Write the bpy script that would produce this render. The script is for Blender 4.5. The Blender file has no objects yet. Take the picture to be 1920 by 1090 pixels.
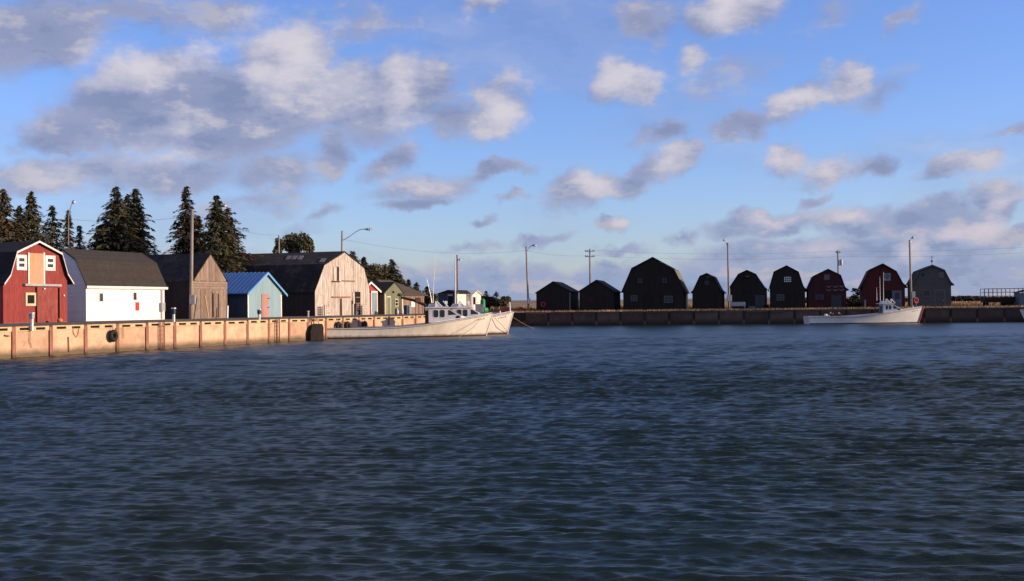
import bpy, math, random
import numpy as np
from mathutils import Vector, Matrix

random.seed(7)
SC = bpy.context.scene
COL = SC.collection
R = math.radians

# ------------------------------------------------------------------ camera
FPX = 2318.0
CAMZ = 2.6
PITCH, ROLL = R(0.729), R(0.65)
CAM_ROT = Matrix.Rotation(R(90) + PITCH, 3, 'X') @ Matrix.Rotation(-ROLL, 3, 'Z')
cam_data = bpy.data.cameras.new('camera')
cam_data.sensor_width = 36.0
cam_data.lens = FPX / 1920 * 36.0
cam_data.clip_end = 5000
cam_data.clip_start = 0.1
cam = bpy.data.objects.new('camera', cam_data)
cam.matrix_world = Matrix.Translation((0, 0, CAMZ)) @ CAM_ROT.to_4x4()
COL.objects.link(cam)
SC.camera = cam
CAM = Vector((0, 0, CAMZ))

# ------------------------------------------------------------------ light
SUN_AZ, SUN_EL = 96.0, 11.0          # azimuth clockwise from +Y (the view axis)
to_sun = Vector((math.sin(R(SUN_AZ)) * math.cos(R(SUN_EL)), math.cos(R(SUN_AZ)) * math.cos(R(SUN_EL)), math.sin(R(SUN_EL))))
sun_data = bpy.data.lights.new('sun', 'SUN')
sun_data.energy = 4.8
sun_data.angle = R(0.5)
sun_data.color = (1.0, 0.77, 0.54)
sun = bpy.data.objects.new('sun', sun_data)
sun.rotation_euler = to_sun.to_track_quat('Z', 'Y').to_euler()
COL.objects.link(sun)
SC.view_settings.view_transform = 'Standard'
SC.view_settings.look = 'None'
SC.view_settings.exposure = 0.2
SC.view_settings.gamma = 1.0
SC.view_settings.use_curve_mapping = False


def ray(px, py):
    return (CAM_ROT @ Vector(((px - 960) / FPX, -(py - 545) / FPX, -1.0))).normalized()


def hit_plane(px, py, p, n):
    d = ray(px, py)
    t = (Vector(p) - CAM).dot(n) / d.dot(n)
    return CAM + d * t


def hit_z(px, py, z):
    return hit_plane(px, py, Vector((0, 0, z)), Vector((0, 0, 1)))


def at_depth(px, py, D):
    return hit_plane(px, py, Vector((0, D, 0)), Vector((0, 1, 0)))


# ------------------------------------------------------------------ sky
def build_world():
    w = bpy.data.worlds.new('World')
    SC.world = w
    w.use_nodes = True
    nt = w.node_tree
    N, L = nt.nodes, nt.links
    N.clear()
    out = N.new('ShaderNodeOutputWorld')

    def math_(op, a, b=None, c=None, clamp=False):
        n = N.new('ShaderNodeMath'); n.operation = op; n.use_clamp = clamp
        for i, v in enumerate((a, b, c)):
            if v is None:
                continue
            if isinstance(v, (int, float)):
                n.inputs[i].default_value = v
            else:
                L.new(v, n.inputs[i])
        return n.outputs[0]

    def maprange(v, a, b, c=0.0, d=1.0):
        n = N.new('ShaderNodeMapRange'); n.interpolation_type = 'SMOOTHSTEP'
        L.new(v, n.inputs[0])
        for i, x in zip((1, 2, 3, 4), (a, b, c, d)):
            n.inputs[i].default_value = x
        return n.outputs[0]

    def noise(vec, scale, detail=6, rough=0.55, lac=2.1):
        n = N.new('ShaderNodeTexNoise')
        L.new(vec, n.inputs['Vector'])
        n.inputs['Scale'].default_value = scale
        n.inputs['Detail'].default_value = detail
        n.inputs['Roughness'].default_value = rough
        n.inputs['Lacunarity'].default_value = lac
        return n

    def mixc(fac, a, b, blend='MIX'):
        n = N.new('ShaderNodeMix'); n.data_type = 'RGBA'; n.blend_type = blend
        if isinstance(fac, (int, float)):
            n.inputs[0].default_value = fac
        else:
            L.new(fac, n.inputs[0])
        for i, v in ((6, a), (7, b)):
            if isinstance(v, tuple):
                n.inputs[i].default_value = (*v, 1)
            else:
                L.new(v, n.inputs[i])
        return n.outputs[2]

    tc = N.new('ShaderNodeTexCoord')
    sep = N.new('ShaderNodeSeparateXYZ')
    L.new(tc.outputs['Generated'], sep.inputs[0])
    az = math_('MULTIPLY', math_('ARCTAN2', sep.outputs[0], sep.outputs[1]), 180 / math.pi)
    el = math_('MULTIPLY', math_('ARCSINE', sep.outputs[2]), 180 / math.pi)
    comb = N.new('ShaderNodeCombineXYZ')
    L.new(az, comb.inputs[0]); L.new(el, comb.inputs[1])
    pos = comb.outputs[0]

    # domain warp so that no edge is a clean ellipse
    wn = noise(pos, 0.36, 4, 0.55)
    sub = N.new('ShaderNodeVectorMath'); sub.operation = 'SUBTRACT'
    L.new(wn.outputs['Color'], sub.inputs[0]); sub.inputs[1].default_value = (0.5, 0.5, 0.5)
    sc_ = N.new('ShaderNodeVectorMath'); sc_.operation = 'MULTIPLY'
    L.new(sub.outputs[0], sc_.inputs[0]); sc_.inputs[1].default_value = (3.8, 2.6, 0)
    add = N.new('ShaderNodeVectorMath'); add.operation = 'ADD'
    L.new(pos, add.inputs[0]); L.new(sc_.outputs[0], add.inputs[1])
    wpos = add.outputs[0]

    DEG = 57.2958 / FPX

    def azel(px, py):
        d = ray(px, py)
        return math.degrees(math.atan2(d.x, d.y)), math.degrees(math.asin(d.z))

    def blobs(lst):
        acc = None
        for (px, py, rx, ry, ang, amp) in lst:
            a, e = azel(px, py)
            m = N.new('ShaderNodeMapping'); m.vector_type = 'TEXTURE'
            L.new(wpos, m.inputs['Vector'])
            m.inputs['Location'].default_value = (a, e, 0)
            m.inputs['Rotation'].default_value = (0, 0, R(ang))
            m.inputs['Scale'].default_value = (rx * DEG, ry * DEG, 1)
            ln = N.new('ShaderNodeVectorMath'); ln.operation = 'LENGTH'
            L.new(m.outputs[0], ln.inputs[0])
            v = math_('MULTIPLY_ADD', ln.outputs['Value'], -amp, amp)
            acc = v if acc is None else math_('SMOOTH_MAX', acc, v, 0.12)
        return acc

    body = blobs([
        (120, 250, 130, 60, 10, 1), (280, 190, 210, 105, 12, 1.4), (450, 205, 230, 100, 5, 1.5), (540, 120, 120, 95, 30, 1),
        (660, 190, 160, 95, 0, 1), (770, 165, 95, 85, 10, 1), (930, 205, 85, 62, 15, 1), (850, 215, 90, 40, 0, .8),
        (70, 60, 200, 85, 10, .95), (230, 25, 140, 40, 0, .6), (430, 25, 110, 40, 0, .45), (690, 40, 130, 45, 10, .45),
        (110, 325, 180, 55, 8, .8), (310, 328, 200, 50, 8, .75), (500, 322, 130, 52, 15, .8), (625, 285, 60, 50, 35, .9), (450, 385, 140, 30, 10, .4),
        (735, 300, 70, 40, 20, .9), (800, 350, 110, 34, 5, .9), (920, 330, 90, 20, 8, .9), (790, 382, 80, 20, 8, .85), (620, 395, 45, 16, 8, .5),
        (962, 372, 30, 11, 18, .6), (900, 413, 34, 13, 12, .7),
        (1160, 150, 62, 58, 10, .95), (1300, 105, 55, 38, 0, .75), (1215, 35, 95, 50, -10, .85), (1370, 25, 100, 50, 12, 1), (905, 10, 70, 40, 10, .8),
        (1560, 25, 80, 30, 15, .4), (1690, 45, 50, 22, 40, .45),
        (1085, 350, 85, 48, 10, 1), (1190, 330, 85, 42, 10, 1), (1275, 300, 60, 38, 15, 1), (1235, 250, 70, 34, 10, .8), (1150, 420, 55, 21, 5, 1),
        (1400, 235, 70, 27, 14, .9), (1490, 195, 80, 40, 15, 1), (1580, 160, 62, 40, 15, 1), (1640, 180, 70, 40, 20, .5), (1380, 130, 120, 50, 15, .35),
        (1465, 290, 50, 34, 10, .85), (1560, 312, 80, 32, 10, .85), (1645, 300, 65, 32, 12, .85), (1790, 312, 95, 27, 8, .85), (1880, 245, 60, 14, 10, .5),
        (1530, 372, 48, 17, 15, .8), (1430, 425, 120, 32, 6, 1), (1600, 415, 90, 38, 8, 1), (1730, 410, 110, 42, 10, 1), (1850, 385, 95, 45, 15, .95),
        (1905, 440, 70, 30, 10, 1), (1690, 462, 260, 44, 4, 1), (1450, 480, 210, 32, 4, .85), (1285, 450, 40, 14, 5, .6),
        (1005, 456, 62, 18, 12, .75), (1160, 470, 70, 13, 8, .6), (880, 470, 70, 14, 5, .5), (540, 430, 90, 25, 8, .5),
        (960, 548, 1900, 62, 0, 1.25), (1700, 505, 500, 45, 0, .8), (200, 490, 500, 50, 0, .5)])
    bright = blobs([
        (545, 95, 85, 85, 30, 1), (620, 165, 110, 60, 10, .55), (765, 155, 55, 80, -10, .9), (240, 120, 110, 45, 15, .9), (380, 95, 80, 26, 5, .9),
        (940, 205, 62, 55, 15, 1), (1165, 145, 52, 52, 10, .85), (1370, 15, 80, 48, 12, .9), (1300, 100, 45, 32, 0, .6), (900, 5, 50, 32, 10, .8),
        (1120, 335, 42, 40, 10, .9), (1270, 300, 58, 32, 20, .65), (1175, 415, 28, 16, 5, 1), (1500, 185, 50, 34, 10, .75), (1590, 155, 46, 34, 15, .75),
        (1455, 290, 32, 26, 10, .55), (1560, 300, 60, 24, 10, .45), (1790, 305, 70, 20, 8, .45), (330, 228, 40, 22, 0, .35), (130, 325, 60, 36, 10, .45), (290, 292, 80, 20, 10, .35),
        (800, 335, 60, 20, 0, .55), (1600, 400, 40, 16, 8, .7), (1720, 460, 40, 26, 8, .9), (1880, 380, 60, 22, 20, .7), (1440, 415, 60, 14, 8, .6), (1540, 470, 60, 14, 5, .6), (1820, 425, 60, 18, 15, .6)])

    # fine structure of the cloud, plus denser added cloud over the rest of the sky
    vz = N.new('ShaderNodeVectorMath'); vz.operation = 'MULTIPLY'
    L.new(tc.outputs['Generated'], vz.inputs[0]); vz.inputs[1].default_value = (1, 1, 2.2)
    n1 = noise(vz.outputs[0], 13.0, 9, 0.60).outputs['Fac']
    off = N.new('ShaderNodeVectorMath'); off.operation = 'ADD'      # a step towards the sun: the lit side of each billow
    L.new(vz.outputs[0], off.inputs[0]); off.inputs[1].default_value = (0.016, 0.0, 0.022)
    n1s = noise(off.outputs[0], 13.0, 9, 0.60).outputs['Fac']
    relief = math_('SUBTRACT', n1, n1s)
    n2 = noise(vz.outputs[0], 3.1, 8, 0.55).outputs['Fac']
    fine = math_('MULTIPLY_ADD', n1, 1.25, -0.625)
    f_in = math_('ADD', body, fine)
    # outside the window the photograph shows, denser cloud is added to grey the water's reflections
    out_az = maprange(math_('ABSOLUTE', az), 24, 34)
    out_el = maprange(el, 14.5, 22)
    outside = math_('MAXIMUM', out_az, out_el)
    f_out = math_('ADD', math_('MULTIPLY_ADD', n2, 3.2, -1.34), math_('MULTIPLY', fine, 0.6))
    f_out = math_('ADD', f_out, math_('MULTIPLY_ADD', outside, 1.2, -1.2))
    field = math_('MAXIMUM', f_in, f_out)
    mask = maprange(field, -0.10, 0.52)
    veil = math_('MULTIPLY', maprange(math_('ADD', n2, math_('MULTIPLY', fine, 0.22)), 0.47, 0.66), 0.30)      # thin wisps between the clouds
    mask = math_('MAXIMUM', math_('MULTIPLY', mask, 0.93), veil)

    lit_in = math_('ADD', bright, math_('ADD', math_('MULTIPLY', fine, 0.40), math_('MULTIPLY', relief, 2.0)))
    lit_out = math_('ADD', math_('MULTIPLY_ADD', n2, 2.4, -1.35), math_('ADD', math_('MULTIPLY_ADD', outside, 1.2, -1.2), math_('MULTIPLY', relief, 3.0)))
    lit = maprange(math_('MAXIMUM', lit_in, lit_out), -0.42, 1.12)
    shade_col = mixc(maprange(el, 0, 9), (0.255, 0.325, 0.500), (0.235, 0.270, 0.420))
    lit_col = mixc(maprange(el, 1.5, 8), (0.56, 0.49, 0.56), (0.60, 0.565, 0.615))
    thick = maprange(field, 0.25, 0.95)
    shade_col = mixc(thick, mixc(0.5, shade_col, (0.35, 0.37, 0.52)), shade_col)
    shade_col = mixc(maprange(relief, 0.02, 0.14), shade_col, (0.40, 0.39, 0.47))
    shade_col = mixc(maprange(relief, -0.02, -0.14, 0, .5), shade_col, (0.165, 0.205, 0.355))
    ccol = mixc(lit, shade_col, lit_col)

    sky = N.new('ShaderNodeTexSky'); sky.sky_type = 'NISHITA'
    sky.sun_disc = False
    sky.sun_elevation = R(SUN_EL)
    sky.sun_rotation = R(SUN_AZ)
    sky.air_density = 1.0
    sky.dust_density = 0.35
    sky.ozone_density = 2.5
    tint = mixc(1.0, sky.outputs[0], (0.86, 0.93, 1.45), 'MULTIPLY')
    bg1 = N.new('ShaderNodeBackground'); L.new(tint, bg1.inputs[0]); bg1.inputs[1].default_value = 0.15
    bg2 = N.new('ShaderNodeBackground'); L.new(ccol, bg2.inputs[0]); bg2.inputs[1].default_value = 1.0
    mx = N.new('ShaderNodeMixShader')
    L.new(mask, mx.inputs[0]); L.new(bg1.outputs[0], mx.inputs[1]); L.new(bg2.outputs[0], mx.inputs[2])
    L.new(mx.outputs[0], out.inputs[0])
    w.cycles.sampling_method = 'MANUAL'
    w.cycles.sample_map_resolution = 512


build_world()

# ------------------------------------------------------------------ helpers: mesh, things, materials
MATS = {}


class MB:
    def __init__(self):
        self.v, self.f = [], []

    def add(self, verts, faces):
        o = len(self.v)
        self.v += [tuple(p) for p in verts]
        self.f += [tuple(i + o for i in f) for f in faces]
        return self

    def box(self, x0, x1, y0, y1, z0, z1):
        return self.add([(x0, y0, z0), (x1, y0, z0), (x1, y1, z0), (x0, y1, z0), (x0, y0, z1), (x1, y0, z1), (x1, y1, z1), (x0, y1, z1)],
                        [(0, 3, 2, 1), (4, 5, 6, 7), (0, 1, 5, 4), (1, 2, 6, 5), (2, 3, 7, 6), (3, 0, 4, 7)])

    def prism(self, poly, y0, y1):
        """poly: (x, z) outline, extruded along y"""
        n = len(poly)
        vs = [(x, y0, z) for x, z in poly] + [(x, y1, z) for x, z in poly]
        fs = [tuple(range(n)), tuple(reversed(range(n, 2 * n)))]
        for i in range(n):
            j = (i + 1) % n
            fs.append((j, i, i + n, j + n))
        return self.add(vs, fs)

    def prism_x(self, poly, x0, x1):
        """poly: (y, z) outline, extruded along x"""
        n = len(poly)
        vs = [(x0, y, z) for y, z in poly] + [(x1, y, z) for y, z in poly]
        fs = [tuple(range(n)), tuple(reversed(range(n, 2 * n)))]
        for i in range(n):
            j = (i + 1) % n
            fs.append((j, i, i + n, j + n))
        return self.add(vs, fs)

    def tube(self, pts, r, n=6, r1=None):
        pts = [Vector(p) for p in pts]
        r1 = r if r1 is None else r1
        vs, fs = [], []
        m = len(pts)
        for k, p in enumerate(pts):
            d = (pts[min(k + 1, m - 1)] - pts[max(k - 1, 0)]).normalized()
            a = d.cross(Vector((0, 0, 1)) if abs(d.z) < .9 else Vector((1, 0, 0))).normalized()
            b = d.cross(a)
            rr = r + (r1 - r) * k / max(1, m - 1)
            for i in range(n):
                t = 2 * math.pi * i / n
                vs.append(p + a * math.cos(t) * rr + b * math.sin(t) * rr)
        for k in range(m - 1):
            for i in range(n):
                j = (i + 1) % n
                fs.append((k * n + i, k * n + j, (k + 1) * n + j, (k + 1) * n + i))
        fs.append(tuple(reversed(range(n)))); fs.append(tuple(range((m - 1) * n, m * n)))
        return self.add(vs, fs)

    def lathe(self, prof, c=(0, 0, 0), n=12, axis='z'):
        vs, fs = [], []
        for r, z in prof:
            for i in range(n):
                t = 2 * math.pi * i / n
                p = (r * math.cos(t), r * math.sin(t), z)
                if axis == 'y':
                    p = (p[0], p[2], p[1])
                elif axis == 'x':
                    p = (p[2], p[0], p[1])
                vs.append((p[0] + c[0], p[1] + c[1], p[2] + c[2]))
        m = len(prof)
        for k in range(m - 1):
            for i in range(n):
                j = (i + 1) % n
                fs.append((k * n + i, k * n + j, (k + 1) * n + j, (k + 1) * n + i))
        fs.append(tuple(reversed(range(n)))); fs.append(tuple(range((m - 1) * n, m * n)))
        return self.add(vs, fs)

    def torus(self, c, R_, r, axis='y', n=18, m=8):
        vs, fs = [], []
        for i in range(n):
            a = 2 * math.pi * i / n
            for j in range(m):
                b = 2 * math.pi * j / m
                q = (R_ + r * math.cos(b))
                p = (q * math.cos(a), q * math.sin(a), r * math.sin(b))
                if axis == 'y':
                    p = (p[0], p[2], p[1])
                elif axis == 'x':
                    p = (p[2], p[0], p[1])
                vs.append((p[0] + c[0], p[1] + c[1], p[2] + c[2]))
        for i in range(n):
            for j in range(m):
                i2, j2 = (i + 1) % n, (j + 1) % m
                fs.append((i * m + j, i2 * m + j, i2 * m + j2, i * m + j2))
        return self.add(vs, fs)

    def mesh(self, name, smooth=False):
        me = bpy.data.meshes.new(name)
        me.from_pydata(self.v, [], self.f)
        import bmesh
        bm = bmesh.new(); bm.from_mesh(me)
        bmesh.ops.recalc_face_normals(bm, faces=bm.faces)
        bm.to_mesh(me); bm.free()
        if smooth:
            for p in me.polygons:
                p.use_smooth = True
        return me

    def build(self, name, m, parent=None, smooth=False, bevel=0.0):
        return obj(name, self.mesh(name, smooth), m, parent, bevel)


def obj(name, me, m, parent=None, bevel=0.0):
    if m is not None and not me.materials:
        me.materials.append(MATS[m] if isinstance(m, str) else m)
    o = bpy.data.objects.new(name, me)
    COL.objects.link(o)
    if parent is not None:
        o.parent = parent
    if bevel:
        b = o.modifiers.new('bevel', 'BEVEL'); b.width = bevel; b.segments = 2; b.limit_method = 'ANGLE'
    return o


def tag(o, label, cat, group=None, kind=None):
    o['label'] = label
    if cat: o['category'] = cat
    if group: o['group'] = group
    if kind: o['kind'] = kind
    return o


def thing(name, label, cat, loc=(0, 0, 0), rotz=0.0, group=None):
    o = bpy.data.objects.new(name, None)
    o.empty_display_size = 0.3
    COL.objects.link(o)
    o.location = loc
    o.rotation_euler = (0, 0, rotz)
    return tag(o, label, cat, group)


def structure(name, me, m):
    o = obj(name, me, m); o['kind'] = 'structure'
    return o


def lin(r, g, b):
    f = lambda c: ((c / 255 + 0.055) / 1.055) ** 2.4 if c / 255 > 0.04045 else c / 255 / 12.92
    return (f(r), f(g), f(b))


def mat(name, c1, c2=None, scale=2.0, stretch=(1, 1, 1), rough=0.85, bump=0.0, lo=0.35, hi=0.65, metallic=0.0, spec=0.3,
        groove=None, vary=0.0, blotch=0.12, stain=None, bumpscale=None, rust=None):
    """Noise-mottled surface. groove=(axis, pitch, strength): board or course joints; stain=(z, softness, colour): tide or splash band."""
    c2 = c2 or c1
    m = bpy.data.materials.new(name); m.use_nodes = True
    nt = m.node_tree; N, L = nt.nodes, nt.links
    bs = N['Principled BSDF']
    tc = N.new('ShaderNodeTexCoord')
    mp = N.new('ShaderNodeMapping'); mp.inputs['Scale'].default_value = stretch
    L.new(tc.outputs['Object'], mp.inputs[0])
    oi = N.new('ShaderNodeObjectInfo')
    off = N.new('ShaderNodeVectorMath'); off.operation = 'SCALE'
    off.inputs[0].default_value = (37.0, 11.0, 23.0); L.new(oi.outputs['Random'], off.inputs['Scale'])
    ad = N.new('ShaderNodeVectorMath'); ad.operation = 'ADD'
    L.new(mp.outputs[0], ad.inputs[0]); L.new(off.outputs[0], ad.inputs[1])

    def noise(scale, detail=7, rough_=0.6, vec=None):
        n = N.new('ShaderNodeTexNoise'); L.new(vec or ad.outputs[0], n.inputs['Vector'])
        n.inputs['Scale'].default_value = scale; n.inputs['Detail'].default_value = detail; n.inputs['Roughness'].default_value = rough_
        return n.outputs['Fac']

    def mth(op, a, b):
        n = N.new('ShaderNodeMath'); n.operation = op
        for i, v in enumerate((a, b)):
            if isinstance(v, (int, float)): n.inputs[i].default_value = v
            else: L.new(v, n.inputs[i])
        return n.outputs[0]

    def mrange(v, a, b, c=0, d=1):
        n = N.new('ShaderNodeMapRange'); L.new(v, n.inputs[0])
        for i, x in zip((1, 2, 3, 4), (a, b, c, d)): n.inputs[i].default_value = x
        return n.outputs[0]

    def mix(fac, a, b, blend='MIX'):
        n = N.new('ShaderNodeMix'); n.data_type = 'RGBA'; n.blend_type = blend
        if isinstance(fac, (int, float)): n.inputs[0].default_value = fac
        else: L.new(fac, n.inputs[0])
        for i, v in ((6, a), (7, b)):
            if isinstance(v, tuple): n.inputs[i].default_value = (*v, 1)
            else: L.new(v, n.inputs[i])
        return n.outputs[2]

    nf = noise(scale)
    col = mix(mrange(nf, lo, hi), c1, c2)
    nb = noise(scale * 0.23, 3)
    val = mrange(nb, 0.3, 0.7, 1 - blotch, 1 + blotch)
    if vary:
        val = mth('MULTIPLY', val, mrange(oi.outputs['Random'], 0, 1, 1 - vary, 1 + vary))
    hsv = N.new('ShaderNodeHueSaturation'); L.new(col, hsv.inputs['Color']); L.new(val, hsv.inputs['Value'])
    col = hsv.outputs[0]
    sp = N.new('ShaderNodeSeparateXYZ'); L.new(tc.outputs['Object'], sp.inputs[0])
    height = mth('MULTIPLY', nf if bumpscale is None else noise(bumpscale), 1.0)
    if groove:
        ax, pitch, st = groove
        src = {'xy': mth('ADD', sp.outputs[0], sp.outputs[1]), 'x': sp.outputs[0], 'y': sp.outputs[1], 'z': sp.outputs[2]}[ax]
        q = mth('MULTIPLY', src, 1 / pitch)
        fr = mth('FRACT', q, 0)
        g = mrange(mth('ABSOLUTE', mth('SUBTRACT', fr, 0.5), 0), 0.40, 0.5)
        wn = N.new('ShaderNodeTexWhiteNoise'); wn.noise_dimensions = '1D'
        L.new(mth('FLOOR', q, 0), wn.inputs['W'])
        col = mix(mth('MULTIPLY', g, st), col, tuple(c * 0.35 for c in c1))
        h2 = N.new('ShaderNodeHueSaturation'); L.new(col, h2.inputs['Color']); L.new(mrange(wn.outputs['Value'], 0, 1, 1 - st * 0.3, 1 + st * 0.3), h2.inputs['Value'])
        col = h2.outputs[0]
        height = mth('SUBTRACT', height, mth('MULTIPLY', g, 1.5))
    if rust:
        rn = noise(rust[1], 6, 0.65)
        col = mix(mth('MULTIPLY', mrange(rn, 0.52, 0.66), rust[2]), col, rust[0])
    if stain:
        z0, soft, sc = stain
        zz = mth('ADD', sp.outputs[2], mth('MULTIPLY', mth('SUBTRACT', noise(1.3, 5), 0.5), soft * 2.2))
        col = mix(mrange(zz, z0 + soft, z0 - soft, 0, 0.92), col, sc)
    L.new(col, bs.inputs['Base Color'])
    bs.inputs['Roughness'].default_value = rough
    bs.inputs['Metallic'].default_value = metallic
    bs.inputs['Specular IOR Level'].default_value = spec
    if bump:
        bp = N.new('ShaderNodeBump'); bp.inputs['Strength'].default_value = min(1, bump); bp.inputs['Distance'].default_value = 0.05
        L.new(height, bp.inputs['Height']); L.new(bp.outputs[0], bs.inputs['Normal'])
    MATS[name] = m
    return m


V = (8, 8, 0.7)        # grain running up the boards
mat('red_paint', (0.30, 0.050, 0.042), (0.20, 0.030, 0.028), 2.2, (5, 5, .8), .75, .25, groove=('xy', .21, .25))
mat('red_door', (0.30, 0.062, 0.050), (0.20, 0.035, 0.032), 2.0, (4, 4, .8), .75, .2, groove=('xy', .16, .2), rust=((.40, .20, .16), 3, .3))
mat('white_trim', (0.80, 0.76, 0.70), (0.66, 0.62, 0.56), 3, rough=.6)
mat('white_boat', (0.80, 0.77, 0.72), (0.72, 0.68, 0.62), 1.2, rough=.32, spec=.5, blotch=.06)
mat('boat_house', (0.62, 0.60, 0.60), (0.54, 0.51, 0.50), 1.5, rough=.35, spec=.5, blotch=.06)
mat('boat_deck', (0.22, 0.20, 0.21), (0.14, 0.13, 0.14), 2, rough=.7)
mat('hull_white', (0.86, 0.78, 0.65), (0.77, 0.67, 0.54), 1.4, (2.2, 1, .7), .42, spec=.5, rust=((.60, .44, .30), .9, .25), stain=(0.22, .10, (.20, .12, .07)), blotch=.10)
mat('boot_dark', (0.060, 0.030, 0.024), (0.030, 0.018, 0.016), 4, rough=.6)
mat('stem_red', (0.32, 0.03, 0.035), rough=.5)
mat('white_clap', (0.82, 0.80, 0.78), (0.74, 0.72, 0.70), 1.2, rough=.65, groove=('z', .14, .10), bump=.15, blotch=.05)
mat('loft_door', (0.62, 0.33, 0.19), (0.50, 0.24, 0.14), 2.2, V, .8, .2, stain=None)
mat('shingle_dark', (0.056, 0.046, 0.039), (0.034, 0.029, 0.025), 9, rough=.95, bump=.3, groove=('z', .11, .35))
mat('shingle_black', (0.028, 0.024, 0.024), (0.014, 0.012, 0.013), 7, rough=.95, bump=.25, groove=('z', .13, .3))
mat('shingle_brown', (0.115, 0.085, 0.065), (0.075, 0.055, 0.043), 8, rough=.95, bump=.3, groove=('z', .12, .35))
mat('shingle_fade', (0.036, 0.028, 0.025), (0.016, 0.013, 0.013), 1.6, (1, 1, 1), rough=.95, bump=.3, groove=('z', .13, .4), blotch=.3, rust=((.10, .06, .045), 1.1, .6))
mat('grey_wood', (0.33, 0.235, 0.18), (0.17, 0.12, 0.095), 3.2, V, .9, .5, vary=.22)
mat('grey_wood_dark', (0.060, 0.042, 0.036), (0.030, 0.022, 0.020), 3, V, .95, .4, groove=('xy', .2, .4))
mat('bleached_wood', (0.68, 0.585, 0.50), (0.32, 0.24, 0.19), 2.6, (7, 7, .55), .9, .6, lo=.36, hi=.60, vary=.16, rust=((.82, .76, .68), 1.3, .85))
mat('bleached_wall', (0.40, 0.31, 0.25), (0.22, 0.16, 0.13), 3.0, V, .9, .4, groove=('xy', .25, .4))
mat('pale_blue', (0.26, 0.38, 0.42), (0.22, 0.33, 0.37), 2.0, (4, 4, .6), .7, .1, groove=('xy', .30, .12), blotch=.06)
mat('blue_shade', (0.055, 0.075, 0.105), (0.04, 0.055, 0.075), 2.0, (4, 4, .6), .8, .1, groove=('xy', .30, .2))  # walls turned from the sun: their shade is put into this blue
mat('blue_metal', (0.040, 0.17, 0.42), (0.032, 0.135, 0.35), 1.5, rough=.35, spec=.5, blotch=.06)
mat('blue_trim', (0.15, 0.36, 0.62), rough=.5)
mat('pink_door', (0.50, 0.25, 0.21), (0.40, 0.19, 0.16), 2.5, V, .75, .15)
mat('shed_red', (0.46, 0.035, 0.045), (0.38, 0.028, 0.036), 2.2, V, .7, .1)
mat('slate_door', (0.22, 0.30, 0.33), (0.18, 0.25, 0.28), 2, rough=.6)
mat('green_wood', (0.195, 0.205, 0.125), (0.135, 0.14, 0.085), 3, V, .85, .25, groove=('xy', .17, .35))
mat('cream_trim', (0.56, 0.52, 0.36), (0.46, 0.42, 0.28), 3, rough=.7)
mat('brown_board', (0.34, 0.22, 0.16), (0.20, 0.13, 0.10), 3, V, .9, .4, groove=('xy', .33, .5))
mat('house_white', (0.78, 0.72, 0.62), (0.70, 0.64, 0.55), 2, rough=.7)
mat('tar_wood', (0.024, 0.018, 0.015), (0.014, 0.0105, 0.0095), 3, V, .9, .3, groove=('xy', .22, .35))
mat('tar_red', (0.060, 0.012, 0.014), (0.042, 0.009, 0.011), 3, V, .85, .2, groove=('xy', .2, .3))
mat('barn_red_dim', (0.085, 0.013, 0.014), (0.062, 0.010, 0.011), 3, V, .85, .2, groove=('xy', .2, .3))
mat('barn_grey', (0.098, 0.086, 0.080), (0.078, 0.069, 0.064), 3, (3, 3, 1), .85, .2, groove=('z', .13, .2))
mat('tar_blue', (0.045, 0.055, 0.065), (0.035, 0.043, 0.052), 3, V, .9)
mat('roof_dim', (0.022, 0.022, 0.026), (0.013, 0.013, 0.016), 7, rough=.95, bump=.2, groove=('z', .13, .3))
mat('patch_tin', (0.26, 0.22, 0.21), (0.18, 0.15, 0.14), 5, rough=.8)
mat('roof_lit', (0.20, 0.17, 0.13), (0.14, 0.12, 0.09), 4, rough=.95)
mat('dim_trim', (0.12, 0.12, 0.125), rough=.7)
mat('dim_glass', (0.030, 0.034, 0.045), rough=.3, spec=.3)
mat('glass', (0.016, 0.016, 0.020), rough=.08, spec=.7)
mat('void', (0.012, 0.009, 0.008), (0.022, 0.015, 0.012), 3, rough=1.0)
mat('concrete', (0.66, 0.425, 0.275), (0.53, 0.33, 0.21), 1.7, (1, 1, .9), .9, .3, stain=(.38, .20, (.105, .080, .048)), rust=((.36, .20, .12), 1.3, .5), vary=.13, bumpscale=9)
mat('coping', (0.66, 0.48, 0.27), (0.50, 0.35, 0.19), 2.4, (1, 1, 3), .9, .3, vary=.12)
mat('rust_steel', (0.34, 0.15, 0.10), (0.23, 0.095, 0.065), 2.5, (2, 2, .6), .85, .3, stain=(.22, .14, (.06, .045, .03)))
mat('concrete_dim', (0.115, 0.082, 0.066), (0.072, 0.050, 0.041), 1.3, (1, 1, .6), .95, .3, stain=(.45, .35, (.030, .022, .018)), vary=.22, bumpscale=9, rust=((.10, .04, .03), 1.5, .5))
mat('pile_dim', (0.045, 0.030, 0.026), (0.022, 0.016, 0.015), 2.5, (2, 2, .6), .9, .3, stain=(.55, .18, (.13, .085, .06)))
mat('apron', (0.17, 0.125, 0.090), (0.11, 0.080, 0.058), 1.2, rough=.95, bump=.4, bumpscale=6)
mat('dry_field', (0.36, 0.235, 0.125), (0.25, 0.155, 0.080), 0.08, rough=1.0, bump=.2, bumpscale=1.5, blotch=.25)
mat('dry_grass', (0.50, 0.33, 0.17), (0.36, 0.22, 0.11), 0.4, rough=.9, blotch=.2)
mat('bark', (0.16, 0.115, 0.085), (0.09, 0.065, 0.05), 4, (3, 3, .5), .95, .4)
mat('needle', (0.135, 0.112, 0.052), (0.062, 0.062, 0.030), 0.9, rough=.8, lo=.4, hi=.6, blotch=.25, vary=.1)
mat('needle_brown', (0.150, 0.100, 0.050), (0.070, 0.056, 0.028), 0.8, rough=.8, blotch=.25, vary=.1)
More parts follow.
